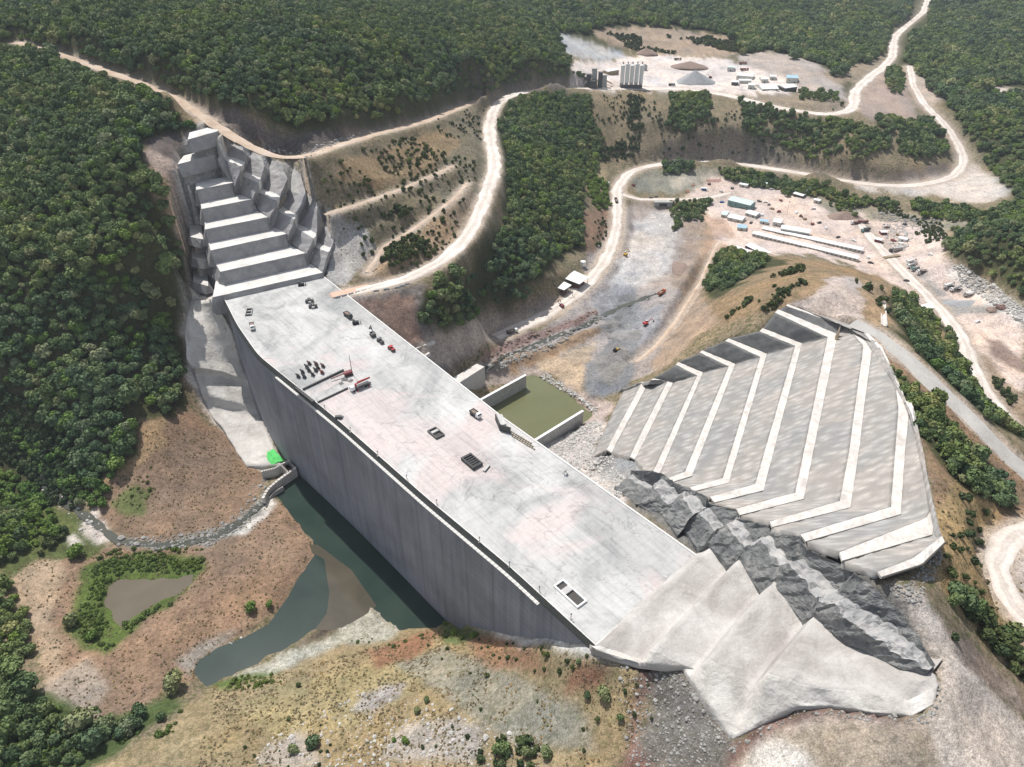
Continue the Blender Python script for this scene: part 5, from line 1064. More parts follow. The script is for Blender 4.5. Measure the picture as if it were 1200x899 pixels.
def bld(u1, v1, u2, v2, W, h, label, roof='roofw', wall='wallc', cat='building', name='site_building', group=None, rise=.12, nwin=None):
    a = at(u1, v1); b = at(u2, v2); d = b - a; L = math.hypot(d[0], d[1]); rz = math.atan2(d[1], d[0])
    nrm = np.array([-math.sin(rz), math.cos(rz)]); 
    if nrm[1] < 0: nrm = -nrm
    c = (a[:2] + b[:2]) / 2 + nrm * W / 2; z = min(a[2], b[2], float(ztop(*c))) - .2
    t = empty(name, (c[0], c[1], z), rz, label, cat, group)
    w_ = MB(); w_.box((0, 0, h / 2), (L, W, h)); part(w_, 'wall', M[wall], t)
    r = MB(); e = .4; k = h + W * rise
    for q in (-1, 1): r.add([(-L / 2 - e, q * (W / 2 + e), h - .05), (L / 2 + e, q * (W / 2 + e), h - .05), (L / 2 + e, 0, k), (-L / 2 - e, 0, k), (-L / 2 - e, q * (W / 2 + e), h + .1), (L / 2 + e, q * (W / 2 + e), h + .1), (L / 2 + e, 0, k + .15), (-L / 2 - e, 0, k + .15)],
                            [(0, 1, 2, 3), (4, 5, 6, 7), (0, 1, 5, 4), (1, 2, 6, 5), (2, 3, 7, 6), (3, 0, 4, 7)])
    r.add([(-L / 2, -W / 2, h), (-L / 2, W / 2, h), (-L / 2, 0, k)], [(0, 1, 2)]); r.add([(L / 2, -W / 2, h), (L / 2, W / 2, h), (L / 2, 0, k)], [(0, 1, 2)])
    part(r, 'roof', M[roof], t)
    n = nwin if nwin is not None else max(1, int(L / 5)); side = -1 if nrm @ np.array([-math.sin(rz), math.cos(rz)]) > 0 else 1
    for i in range(n):
        x = -L / 2 + (i + .5) * L / n; g = MB()
        if i == n // 2: g.box((x, side * (W / 2 + .02), 1.05), (1.1, .08, 2.1)); part(g, 'door', M['steel'], t)
        else: g.box((x, side * (W / 2 + .02), h * .55), (1.3, .08, .9)); part(g, 'window', M['glass'], t)
    return t
def post(loc, h, label, group=None, arm=False, name='post', cat='post'):
    t = empty(name, loc, 0, label, cat, group); b = MB(); b.tube((0, 0, -.5), (0, 0, h), .13, .09, 6); part(b, 'pole', M['steel'], t)
    b = MB(); b.box((0, 0, .15), (.8, .8, .3)); part(b, 'base', M['concrete'], t)
    b = MB(); b.box((0, 0, h), (1.2 if arm else .5, .4, .3)); part(b, 'lamp_head' if arm else 'cap', M['steel'], t); return t
# ---- dam parts: edge formwork, walkway, joints, openings
def offs(line, d):
    tg = np.gradient(line[:, :2], axis=0); tg /= np.linalg.norm(tg, axis=1)[:, None]; n_ = np.stack([tg[:, 1], -tg[:, 0]], 1)
    if n_[0] @ np.array([-.77, -.64]) < 0: n_ = -n_
    q = line.copy(); q[:, :2] += n_ * d; return q
def ribbon(a, b, za, zb, name, m, par, inv=True, k0=0, k1=None):
    a = a[k0:k1]; b = b[k0:k1]; n_ = len(a); V = [(p[0], p[1], za) for p in a] + [(p[0], p[1], zb) for p in b] + [(p[0], p[1], za - .25) for p in a] + [(p[0], p[1], zb - .25) for p in b]
    F = []
    for j in range(n_ - 1): F += [(j, j + 1, n_ + j + 1, n_ + j), (2 * n_ + j, 3 * n_ + j, 3 * n_ + j + 1, 2 * n_ + j + 1), (n_ + j, n_ + j + 1, 3 * n_ + j + 1, 3 * n_ + j), (j, 2 * n_ + j, 2 * n_ + j + 1, j + 1)]
    return parented(mesh_obj(name, V, F, m), par)
e0 = resample(cr, 160)
ribbon(offs(e0, .03), offs(e0, .9), .55, -2.2, 'edge_formwork', M['form'], dam)
ribbon(offs(e0, -.45), offs(e0, 0), .3, .34, 'deck_kerb', M['plank'], dam)
wl_i, wl_o = offs(e0, .95), offs(e0, 2.2)
mb = MB(); k = 48
while k < 146:
    a, b, c, d = wl_i[k], wl_i[k + 1], wl_o[k + 1], wl_o[k]; f = lambda p, q, t: p + (q - p) * t
    for s0, s1 in ((0, .62), (.72, .95)):
        mb.prism([f(a, b, s0)[:2], f(a, b, s1)[:2], f(d, c, s1)[:2], f(d, c, s0)[:2]], -2.6, -2.45)
    mb.box((*f(d, c, .5)[:2], -1.9), (.07, .07, 1.1)); mb.tube((d[0], d[1], -1.4), (c[0], c[1], -1.4), .05, n=4); k += 1
parented(mb.build('walkway', M['plank']), dam)
dsr2 = resample(np.array(ds), 60); b_in = dsr2 + np.array([-.77, -.64, 0]) * .7
ribbon(dsr2, b_in, .32, .3, 'downstream_kerb', M['plank'], dam)
eL = resample(px([(697, 757), (818, 652)], 0), 20); ribbon(eL, eL + np.array([.55, -.66, 0]) * 1.2, .35, .3, 'end_kerb', M['plank'], dam)
def rail(name, u1, v1, u2, v2, w_, h, m, label, cat, group=None, z=0):
    a, b = deck(u1, v1, z), deck(u2, v2, z); L = np.linalg.norm(b - a); t = empty(name, (a + b) / 2, math.atan2(b[1] - a[1], b[0] - a[0]), label, cat, group)
    q = MB(); q.box((0, 0, h / 2), (L, w_, h), taper=.97); part(q, 'panel', M[m], t); q = MB()
    for i in range(int(L / 1.5) + 1): q.box((-L / 2 + .3 + i * 1.5 * (L - .6) / max(1.5, (int(L / 1.5)) * 1.5), 0, h / 2 + .1), (.18, w_ + .25, h))
    part(q, 'brace', M['steel'], t); return t
rail('formwork_rail', 355, 458, 403, 435, .7, 1.0, 'form', 'longer dark formwork rail across the deck beside the stacked panels', 'formwork')
rail('formwork_rail', 372, 473, 408, 456, .6, .8, 'form', 'shorter dark formwork rail leading to the white pump truck', 'formwork')
rail('formwork_rail', 347, 457, 368, 474, 1.4, 1.6, 'form', 'thick dark formwork along the deck edge joining two rails', 'formwork')
def shaft(u, v, L, W, h, label, rim='form', hole=True, cover=False, slab=False):
    t = empty('shaft_opening', deck(u, v), DA, label, 'opening'); w_ = .55; b = MB()
    b.box((0, W / 2 - w_ / 2, h / 2), (L, w_, h)); b.box((0, -W / 2 + w_ / 2, h / 2), (L, w_, h)); b.box((L / 2 - w_ / 2, 0, h / 2), (w_, W - 2 * w_, h)); b.box((-L / 2 + w_ / 2, 0, h / 2), (w_, W - 2 * w_, h)); part(b, 'rim', M[rim], t)
    b = MB(); b.box((0, 0, .06), (L - 2 * w_, W - 2 * w_, .1)); part(b, 'pit_shade', M['shade'], t)  # thin dark sheet paints the shade down the pit
    if cover:
        b = MB()
        for i in range(6): b.box((-L / 2 + .9 + i * (L - 1.8) / 5, 0, h - .1), (.35, W - .6, .3))
        part(b, 'cross_beams', M['steel'], t)
    if slab: b = MB(); b.box((-L * .14, 0, h * .55), (L * .2, W - 2 * w_, h)); part(b, 'cover_slab', M['concrete'], t)
    return t
shaft(511, 509, 7, 4.6, 1.0, 'small dark framed shaft opening in the middle of the deck', 'steel', slab=True)
shaft(553, 543, 8.5, 5.2, 1.6, 'large dark formwork box with cross beams on the middle of the deck', 'form', cover=True)
shaft(668, 697, 12, 4.6, .8, 'white rimmed rectangular opening near the right end of the deck', 'white', slab=True)
t = empty('concrete_slab', deck(570, 550), DA + math.pi / 2 + .4, 'small grey slab lying beside the large dark formwork box', 'slab'); q = MB(); q.box((0, 0, .4), (4.2, 1.2, .8)); part(q, 'block', M['concrete'], t); q = MB(); q.box((0, -.65, .4), (4.1, .1, .7)); part(q, 'form_board', M['form'], t)
t = empty('formwork_wall', deck(586, 505), 0, 'tall dark formwork wall bent in an L near the downstream deck edge', 'formwork')
a = deck(581, 493) - deck(586, 505); b_ = deck(591, 511) - deck(586, 505)
for p_, q_ in ((a, np.zeros(3)), (np.zeros(3), b_ + np.array([2.5, 1.5, 0]))):
    m_ = (p_ + q_) / 2; d_ = q_ - p_; q = MB(); q.box((m_[0], m_[1], 1.7), (np.linalg.norm(d_) + .6, .5, 3.4), math.atan2(d_[1], d_[0])); part(q, 'panel', M['form'], t)
q = MB(); q.box((a[0] / 2 + 1.6, a[1] / 2 + .7, 1.4), (np.linalg.norm(a), 2.6, 2.8), math.atan2(a[1], a[0])); part(q, 'fresh_concrete', M['concrete'], t)
for i in range(3):
    u0 = 596 + i * 2; rail('timber_rail', u0, 505 + i * 3.5, u0 + 27, 521 + i * 3.5, .35, .4, 'timber', ['upper', 'middle', 'lower'][i] + ' of three long timber rails by the downstream deck edge', 'rail')
# panels stacked upright
for i, (u, v, c) in enumerate([(362, 428, 'maroon'), (370, 428.5, 'maroon'), (378, 431, 'maroon'), (377, 438.5, 'red'), (354, 438, 'form'), (361.5, 436, 'form'), (369.5, 436, 'form'), (366, 441, 'form'), (356, 443.5, 'form'), (359, 432, 'form'), (372, 433, 'form'), (349, 443, 'form')]):
    t = empty('shoring_unit', deck(u, v), DA + .3, 'red framed formwork panel in the cluster on the deck' if c in ('maroon', 'red') else 'dark framed formwork panel in the cluster on the deck', 'panel', 'red formwork panels in the cluster' if c in ('maroon', 'red') else 'dark formwork panels in the cluster')
    q = MB(); q.box((0, 0, 1.3), (2.3, .12, 2.0), rx=.35); part(q, 'plate', M[c], t); q = MB()
    for s in (-.9, 0, .9): q.box((s, .3, 1.2), (.12, .7, 2.2), rx=.35)
    q.box((0, .55, .15), (2.4, 1.0, .15)); part(q, 'frame', M['steel'], t)
# pump truck, second boom, mast
t = empty('concrete_pump_truck', deck(423, 455), math.atan2(*(deck(411, 460) - deck(435, 450))[[1, 0]]), 'white cabbed concrete pump truck with folded red boom on the deck', 'pump truck')
q = MB(); q.box((0, 0, .9), (11, 1.3, .4)); q.box((-1, 0, 1.4), (7, 2.4, .6)); part(q, 'chassis', M['steel'], t); wheel_parts(t, (4.2, 2.8, -2.2, -3.6), 1.1, .55)
q = MB(); q.box((4.6, 0, 1.9), (2.0, 2.4, 2.0), taper=.92); part(q, 'cab', M['white'], t)
q = MB(); q.tube((2.6, 0, 2.2), (2.6, 0, 3.6), .5, .4); q.tube((2.6, .3, 3.5), (-5.2, .3, 3.8), .32, .25, 6); q.tube((-5.2, .3, 4.2), (1.8, .3, 4.4), .28, .22, 6); q.tube((1.6, -.3, 3.7), (-4.4, -.3, 3.5), .25, .2, 6); part(q, 'boom', M['red'], t)
q = MB()
for x in (2.4, -3.6):
    for s in (-1, 1): q.tube((x, s * 1, 1.0), (x + .5, s * 3.2, .1), .14, n=5)
part(q, 'outrigger', M['red'], t)
t = empty('drilling_rig', deck(409, 440), math.atan2(*(deck(388, 441) - deck(412, 433))[[1, 0]]), 'dark red drilling rig with upright mast beside the concrete pump truck', 'rig')
for s in (-1, 1): q = MB(); q.box((0, s * 1.0, .5), (4.0, .6, .9), taper=.85); part(q, 'track', M['black'], t)
q = MB(); q.box((.4, 0, 1.6), (4.2, 2.2, 1.3)); part(q, 'body', M['maroon'], t); q = MB(); q.tube((-1.6, .2, .8), (-1.6, .2, 11.5), .22, .1, 6); part(q, 'mast', M['steel'], t)
q = MB(); q.tube((1.5, 0, 2.0), (9.5, 0, 1.2), .4, .3, 6); part(q, 'boom', M['maroon'], t)
for i, (u, v, s) in enumerate([(404, 446, 1.0), (411, 447, .8), (400, 450, .7)]):
    p = deck(u, v); t = empty('pipe_heap', p, i * 1.1, ['biggest grey heap of pipes and hoses beside the drilling rig', 'small grey heap of pipes nearest the pump truck', 'small grey heap of pipes nearest the shorter rail'][i], 'pipes'); 
    for j in range(6): q = MB(); q.tube((-1.6 * s, -.9 + j * .35, .15 + .12 * (j % 2)), (1.6 * s, -.8 + j * .3, .2 + .1 * (j % 3)), .1, n=6); part(q, 'pipe', M['steel' if j % 2 else 'wall_conc'], t)
# vehicles on the deck
a90 = DA + math.pi / 2
dozer(deck(353, 335), .2, 'black bulldozer by the foot of the stair benches', 'steel'); roller(deck(363, 355), .15, 'dark roller nearer the benches, upper of two on the pale deck'); roller(deck(367, 361), .15, 'dark roller, lower of two in the middle of the far deck')
truck('dump', deck(408, 372), DA, 'dark dump truck, topmost of the row at the downstream deck edge', 'steel', 'steel', L=7); dozer(deck(417, 380), .3, 'dark bulldozer second in the row at the downstream edge', 'steel')
excavator(deck(437, 394), DA + 2.9, 'dark excavator with raised arm in the row at the downstream edge', 'steel'); roller(deck(446, 402), DA, 'small dark roller right behind the excavator at the downstream edge'); roller(deck(459, 411), DA, 'red roller lowest in the row at the downstream edge', 'red')
truck('dump', deck(296, 385), DA - .3, 'truck with white cab and dark body near the far upstream corner', 'steel', 'white', L=6.5)
truck('dump', deck(557, 488), DA + .05, 'white truck with dark load bed near the downstream edge', 'steel', 'white', L=6.2)
t = empty('steel_frame', deck(292, 367), DA - .5, 'grey rectangular steel frame lying at the far upstream corner', 'frame'); q = MB()
for x in (-3.5, 0, 3.5): q.box((x, 0, .5), (.35, 3, .9))
part(q, 'cross_member', M['steel'], t); q = MB()
for y in (-1.6, 1.6): q.box((0, y, .55), (8, .3, 1.0))
part(q, 'side_member', M['wall_conc'], t)
for i, (u, v) in enumerate([(381, 481), (411, 507), (443, 535), (477, 563), (512, 592), (562, 636), (597, 665), (632, 694), (669, 726)]):
    post(deck(u, v), 2.6, ['first post from the formwork rails, along the upstream deck edge', 'second dark post from the formwork rails on the upstream edge', 'third dark post from the formwork rails on the upstream edge', 'fourth dark post from the formwork rails on the upstream edge', 'fifth dark post, middle of the row on the upstream edge', 'fourth dark post from the near end of the upstream edge', 'third dark post from the near end of the upstream edge', 'dark post on the upstream edge by the white rimmed opening', 'nearest dark post at the right end of the upstream edge'][i], 'posts along the upstream edge')
t = empty('tripod', deck(662, 557), .3, 'dark tripod with a panel near the downstream edge of the deck', 'tripod'); q = MB()
for k in range(3): q.tube((0, 0, 2.2), (1.3 * math.cos(k * 2.1), 1.3 * math.sin(k * 2.1), 0), .1, n=5)
part(q, 'legs', M['steel'], t); q = MB(); q.box((.5, .3, 1.6), (1.6, .15, 1.3), .8, rx=.4); part(q, 'panel', M['form'], t)
t = empty('generator', deck(397, 491), DA + .9, 'small grey generator beside the upstream edge below the pump truck', 'generator'); q = MB(); q.box((0, 0, .9), (3.0, 1.3, 1.2)); part(q, 'housing', M['steel'], t); q = MB(); q.box((1.2, .8, .5), (1.8, 1.6, .6), taper=.6); part(q, 'canvas', M['wall_conc'], t); wheel_parts(t, (-.6,), .75, .35)
t = empty('access_ramp', deck(412, 342), math.atan2(*(deck(432, 336) - deck(395, 345))[[1, 0]]), 'orange tinted ramp where the haul road meets the deck', 'ramp'); M['ramp'] = simple('orange_earth_fill', (.62, .42, .32), .95, .2, .3); q = MB(); q.box((0, 0, .3), (26, 6.5, .8), taper=.96); part(q, 'surface', M['ramp'], t)
q = MB()
for i in range(6): q.box((-10 + i * 4.2, -3.7, .7), (3.2, .5, .8))
part(q, 'barrier_blocks', M['wall_conc'], t)
for i, (u, v) in enumerate([(441, 342), (453, 340), (466, 338), (472, 336), (477, 334)]):
    p = at(u, v); t = empty('concrete_barrier', (p[0], p[1], p[2] + .1), .25, 'grey concrete barrier on the edge of the haul road by the deck', 'barrier', 'barriers along the haul road'); q = MB(); q.box((0, 0, .45), (4.2, .7, .9), taper=.6); part(q, 'block', M['wall_conc'], t)
# ---- walls at the stilling basin
def wall(name, p1, p2, w_, z0, z1, label, cat='wall', m='wall_conc', cap=True):
    a, b = P(*p1, z1), P(*p2, z1); L = np.linalg.norm(b - a); t = empty(name, (*((a + b) / 2)[:2], z0), math.atan2(b[1] - a[1], b[0] - a[0]), label, cat)
    q = MB(); h = z1 - z0; n_ = max(2, int(L / 6))
    for i in range(n_): q.box((-L / 2 + (i + .5) * L / n_, 0, h / 2), (L / n_ - .08, w_, h))
    part(q, 'stem', M[m], t)
    if cap: q = MB(); q.box((0, 0, h + .12), (L + .2, w_ + .25, .22)); part(q, 'coping', M['white'], t)
    return t
wall('retaining_wall', (556, 473), (616, 440), 1.3, -68, -54.5, 'long grey concrete wall with pale coping left of the olive basin')
wall('retaining_wall', (626, 517), (683, 482), 1.3, -68, -54.5, 'long grey concrete wall with pale coping right of the olive basin')
t = empty('concrete_block_wall', P(546, 437, -46), 0, 'thick pale concrete wall block just behind the deck beside the river rocks', 'wall'); a = px([(522, 449), (559, 427), (568, 430.5), (533, 453)], -46); o_ = np.array([*P(546, 437, -46)]); q = MB(); q.prism([(p - o_)[:2] for p in a], -14, 0); part(q, 'body', M['ramp2'] if 'ramp2' in M else M['concrete'], t); q = MB(); q.prism([((p - o_) * .99)[:2] for p in a], 0.002, .25); part(q, 'top_slab', M['berm'], t)
for (u1, v1, u2, v2, lb) in [(473, 415, 509, 401, 'upper thin pale concrete strip on the purple slope behind the deck'), (489, 423, 503, 415, 'lower short pale concrete strip on the purple slope behind the deck')]:
    a, b = at(u1, v1), at(u2, v2); L = np.linalg.norm(b - a); t = empty('concrete_strip', (a + b) / 2, math.atan2(b[1] - a[1], b[0] - a[0]), lb, 'strip'); q = MB(); q.box((0, 0, 0), (L, 2.2, 2.0), ry=-math.atan2(b[2] - a[2], math.hypot(*(b - a)[:2]))); part(q, 'beam', M['berm'], t)
# ---- intake at the far end of the pool
t = empty('intake_structure', P(328, 556, -66), 0, 'pale concrete intake channel with curved walls at the dam foot', 'intake'); o_ = P(328, 556, -66)
def pwall(pts, w_, z0, z1, name, m):
    q = MB(); a = [P(u, v, z1) for u, v in pts]; a = list(smooth_poly(np.array(a), 14, 1))
    for p1, p2 in zip(a[:-1], a[1:]):
        c_ = (p1 + p2) / 2 - o_; q.box((c_[0], c_[1], (z0 + z1) / 2 - o_[2]), (np.linalg.norm(p2 - p1) + .35, w_, z1 - z0), math.atan2(p2[1] - p1[1], p2[0] - p1[0]))
    part(q, name, M[m], t)
pwall([(306, 553), (322, 549), (332, 543), (339, 540)], 1.1, -73, -64.5, 'left_wall', 'concrete'); pwall([(346, 549), (334, 557), (323, 565), (313, 574), (308, 584)], 1.5, -73, -65, 'right_wall', 'berm'); pwall([(331, 571), (321, 577), (316, 583)], .7, -73, -68, 'wing_wall', 'concrete')
pwall([(329, 545), (337, 553)], .9, -72, -64.6, 'cross_beam', 'berm'); pwall([(339, 541), (346, 548)], .9, -72, -64.6, 'gate_beam', 'berm'); pwall([(334, 546), (340, 549)], 2.0, -72, -65.6, 'gate', 'rust')
pl = [at(*q) for q in [(314, 534), (321, 530), (328, 535), (334, 541), (327, 545), (317, 549), (314, 541)]]; c_ = sum(pl) / len(pl)
lat = [[np.array([*(c_ + (p - c_) * k)[:2], 0]) for p in pl + [pl[0]]] for k in (0., .5, 1.0)]
for r_ in lat:
    for p in r_: p[2] = float(ztop(p[0], p[1])) 
def drop(p): 
    h = bvh.ray_cast(Vector((p[0], p[1], 300)), dn); return h[0].z if h[0] is not None and h[0].z < -30 else float(ztop(p[0], p[1]))
for r_ in lat:
    for p in r_: p[2] = max(drop(p), float(ztop(p[0], p[1]))) + .45
tg_ = grid_mesh('green_sheet', lat, 4, 4, M['green'], None, .5, 5, None, 2.5, .3, False, True, True); tag(tg_, 'bright green sheet spread on the rock beside the intake at the dam foot', 'sheet')
# ---- culvert crossing
t = empty('culvert', at(777, 243), 0, 'grey concrete culvert with dark opening where the pale road crosses the river', 'culvert'); q = MB(); q.box((-6.5, 2, 1.5), (5, 4, 6)); q.box((6.5, 2, 1.5), (5, 4, 6)); q.box((0, 2, 4.2), (18, 4.4, 1.2)); part(q, 'headwall', M['wall_conc'], t); q = MB(); q.box((0, 2.6, 1.0), (8, 4, 5)); part(q, 'opening', M['shade'], t)  # dark block paints the shade inside the culvert mouth
for i, (u, v) in enumerate([(763, 233), (769, 232)]): car(at(u, v), .1, ['dark car left of the culvert on the river crossing', 'dark car right over the culvert on the river crossing'][i], 'steel')
# ---- open sheds by the valley road
def shed(quad, zr, h, label):
    a = px(quad, zr); c_ = sum(a) / 4; t = empty('open_shed', (c_[0], c_[1], zr - h), 0, label, 'shed'); q = MB(); q.prism([(p - c_)[:2] for p in a], h, h + .3); part(q, 'roof', M['roofw'], t)
    for p in a: q = MB(); d_ = (p - c_) * .92; q.box((d_[0], d_[1], h / 2 - .5), (.3, .3, h + 1)); part(q, 'post', M['steel'], t)
    q = MB(); q.prism([((p - c_) * .7)[:2] for p in a], 0, h * .45); part(q, 'stored_goods', M['rust'], t)
shed([(661, 327), (673, 318), (690, 326), (679, 334)], -53, 7, 'larger open shed with white roof beside the valley road'); shed([(650, 337), (659, 330), (670, 335), (661, 341)], -54, 5.5, 'smaller open shed with white roof left of the larger one')
t = empty('water_tank', at(683, 312), 0, 'white round tank with pipe arm behind the larger open shed', 'tank'); q = MB(); q.tube((0, 0, 0), (0, 0, 4), 2.2, n=18); part(q, 'shell', M['white'], t); q = MB(); q.tube((1, 0, 3.5), (9, 3, 1.2), .3, n=6); part(q, 'pipe', M['wall_conc'], t)
excavator(at(658, 360), 2.0, 'rusty red excavator in front of the smaller open shed', 'maroon'); t = empty('gantry_frame', at(668, 348), .3, 'thin pale steel gantry standing before the larger open shed', 'frame'); q = MB()
for x in (-2, 2): q.box((x, 0, 3), (.3, .3, 6))
q.box((0, 0, 6), (4.6, .4, .4)); part(q, 'frame', M['wall_conc'], t)
excavator(at(757, 381), .4, 'white and red excavator working on the grey river gravel', 'red')
truck('dump', at(722, 237), math.pi / 2 + .02, 'dark dump truck driving down the middle of the valley road', 'steel', 'steel', L=10); car(at(713, 216), 1.5, 'white van parked at the bushes beside the valley road', 'white', van=True); car(at(742, 218), .5, 'dark red car parked at the junction of the river crossing', 'maroon')
# ---- lower camp
B_ = [(852, 241.5, 878, 247, 13, 6, 'big hall with pale green roof and dark teal wall in the camp', 'roofg', 'teal'), (844.5, 255, 851, 256, 10, 3, 'small cabin with pale green roof left of the white offices', 'roofg', 'wallc'), (852, 258.5, 869, 262, 10, 3.2, 'white roofed office block in front of the teal hall', 'roofw', 'wallc'), (873, 253, 885, 256.5, 9, 3, 'white roofed cabin right of the office block in the camp', 'roofw', 'wallc'),
 (863.5, 270, 873.5, 271.5, 8, 3, 'small grey roofed cabin below the white office block', 'roofb', 'wallc'), (881, 277.5, 1004, 307.5, 6.5, 3, 'long front barrack row with white roof in the camp', 'roofw', 'wallc'), (893, 270, 1009, 297.5, 6.5, 3, 'long rear barrack row with white roof in the camp', 'roofw', 'wallc'),
 (914, 273, 947, 279, 9, 4.5, 'wide white roofed hall behind the long barracks', 'roofw', 'wallc'), (905, 264.5, 914, 266.5, 10, 4, 'short white building left of the wide hall', 'roofw', 'wallc'), (873, 291.5, 906, 298.5, 8, 3, 'long white roofed canteen in front of the barracks', 'roofw', 'steel'), (857, 294.5, 874, 296, 7, 2.8, 'plain white roof shelter at the green slope in the camp', 'roofw', 'wallc'),
 (929, 230.5, 940, 233, 6, 3, 'dark open fronted shelter by the trees behind the camp', 'roofw', 'steel'), (940, 227.5, 945, 228.5, 5, 4, 'white cube cabin beside the dark shelter by the trees', 'roofw', 'white'), (866, 219, 875, 221, 5, 3, 'pinkish white cabin at the back of the camp yard', 'roofw', 'wallc'), (822, 223.5, 827.5, 224.2, 3, 2.8, 'bright blue container at the left edge of the camp', 'roofw', 'blue'),
 (1073, 361, 1093, 365, 6, 3, 'white carport roof beside the river road below the trucks', 'roofw', 'steel')]
for (u1, v1, u2, v2, W, h, lb, rf, wl) in B_:
    bld(u1, v1, u2, v2, W, h, lb, rf, wl, name='barrack' if 'barrack' in lb else 'container' if 'container' in lb else 'site_building', cat='barracks' if 'barrack' in lb else 'container' if 'container' in lb else 'building', nwin=24 if 'barrack' in lb else None)
TRU = [('dump', 1011, 262, 0.05, 'maroon', 'maroon', 'dark red dump truck, right one of the pair at the camp edge', 11), ('dump', 1001.5, 263, 0.05, 'maroon', 'white', 'dark red truck, left one of the pair at the camp edge', 8), ('box', 1014, 272, .15, 'steel', 'teal', 'dark green truck just below the dark red pair', 9), ('box', 1049, 295, .12, 'wall_conc', 'steel', 'long grey box truck at the edge of the scrap heap', 13),
       ('mixer', 1067, 309, .1, 'white', 'white', 'upper mixer truck of the group below the scrap heap', 9), ('mixer', 1068, 313.5, .12, 'wall_conc', 'white', 'second mixer truck of the group below the scrap heap', 9), ('dump', 1080, 320.5, -.02, 'steel', 'white', 'dark bodied truck lowest in the group below the scrap heap', 9.5), ('tank', 1072, 317, .1, 'wall_conc', 'teal', 'short tank truck squeezed between mixer and dark truck', 7),
       ('mixer', 1111, 337, .15, 'white', 'white', 'upper white mixer of the two side by side near the rock pile', 9.5), ('mixer', 1119, 341, .15, 'wall_conc', 'white', 'lower grey mixer of the two side by side near the rock pile', 10), ('tank', 1135, 347, .15, 'white', 'wall_conc', 'single white tank truck right of the two mixers', 9)]
for k_, u, v, r_, bd_, cb, lb, L in TRU: truck(k_, at(u, v), math.pi + r_ + .15, lb, bd_, cb, None, L)
car(at(1017, 303), 1.2, 'white van at the right end of the barracks', 'white', van=True); car(at(1020, 309), -.4, 'small dark car below the white van', 'steel'); car(at(982, 279), .5, 'dark car parked on the grass strip behind the barracks', 'steel')
bld(1032, 275.5, 1039, 276, 4, 2.8, 'pink painted container beside the scrap heap', 'roofw', 'maroon', 'container', 'container'); 
t = empty('timber_stack', at(1045, 302), .3, 'long flat stack of brown timber below the grey box truck', 'timber'); q = MB(); q.box((0, 0, .6), (16, 3, 1.2), taper=.95); part(q, 'boards', M['timber'], t); q = MB(); [q.box((x, 0, .1), (.3, 3.4, .25)) for x in (-6, 0, 6)]; part(q, 'bearers', M['bark'], t)
post(at(922, 252), 13, 'tall lamp mast standing behind the wide white hall in the camp', None, True, 'lamp_mast', 'lamp mast'); post(at(856, 236), 9, 'lamp mast at the left corner of the teal hall', None, True, 'lamp_mast', 'lamp mast')
for i, (u, v, r_) in enumerate([(836, 213, .1), (812, 218, 1.0), (805, 226, .2)]):
    t = empty('crane_section', at(u, v), r_, ['long red lattice crane section at the back left of the camp', 'orange lattice piece lying on the brown mound', 'small orange lattice piece near the road crossing'][i], 'crane section'); L = [16, 6, 5][i]; q = MB()
    for y in (-.7, .7):
        for z in (.3, 1.7): q.tube((-L / 2, y, z), (L / 2, y, z), .12, n=4)
    part(q, 'chord', M[['red', 'orange', 'orange'][i]], t); q = MB(); n_ = int(L / 1.6)
    for k in range(n_):
        x = -L / 2 + k * L / n_; q.tube((x, -.7, .3), (x + L / n_, -.7, 1.7), .08, n=4); q.tube((x, .7, 1.7), (x + L / n_, .7, .3), .08, n=4)
    part(q, 'lacing', M[['red', 'orange', 'orange'][i]], t)
for i, (u, v) in enumerate([(831, 217), (858, 222), (846, 226), (905, 246), (913, 249), (933, 250), (938, 254), (889, 237), (903, 223), (943, 258), (952, 264), (893, 253), (1040, 268), (1060, 264), (1072, 258), (1051, 276), (1046, 283), (1055, 287)]):
    p = at(u, v); c_ = ['rust', 'steel', 'wall_conc', 'timber', 'maroon', 'white'][i % 6]; wd = ['rusty brown', 'dark', 'grey', 'timber brown', 'dark red', 'white'][i % 6]
    t = empty('crate', p, i * .7, wd + ' pile of stores ' + ['by the orange lattice piece', 'behind the teal hall', 'left of the teal hall', 'right of the office block', 'by the tall lamp mast', 'above the wide hall', 'at the wide hall wall', 'on the open yard', 'under the tree line', 'right of the wide hall', 'at the tree by the barracks', 'beside the cabin row', 'beside the scrap heap', 'on top of the scrap heap', 'behind the scrap heap', 'in front of the scrap heap', 'near the long box truck', 'next to the long box truck'][i], 'stores')
    q = MB(); q.box((0, 0, .8), (3.4, 2.2, 1.6), taper=.9); part(q, 'stack', M[c_], t); q = MB(); q.box((1.2, 1.6, .5), (2.0, 1.4, 1.0), .5); part(q, 'loose_box', M[c_], t)
for i, (u, v, k_, lb) in enumerate([(897, 238, 'car', 'white pickup parked right of the teal hall'), (901, 241, 'car', 'dark pickup parked below a white pickup in the yard'), (915, 236, 'car', 'red car in the middle of the upper camp yard'), (953, 246, 'van', 'white van parked under the earth mound'), (960, 262, 'car', 'dark car at the wide hall corner on the yard'), (968, 268, 'car', 'white car on the open yard above the barracks'), (1000, 283, 'car', 'white car near the right end of the rear barracks'), (846, 238, 'car', 'blue car on the track left of the teal hall'), (880, 262, 'car', 'dark car between the small grey cabin and the offices'), (1090, 300, 'van', 'white van at the foot of the right wooded hill'), (1062, 330, 'car', 'dark car on the river road near the mixers'), (1145, 378, 'car', 'white car on the open ground at the right edge')]):
    car(at(u, v), i * .9, lb, ['white', 'steel', 'maroon', 'white', 'steel', 'white', 'white', 'blue', 'steel', 'white', 'steel', 'white'][i], None, k_ == 'van')
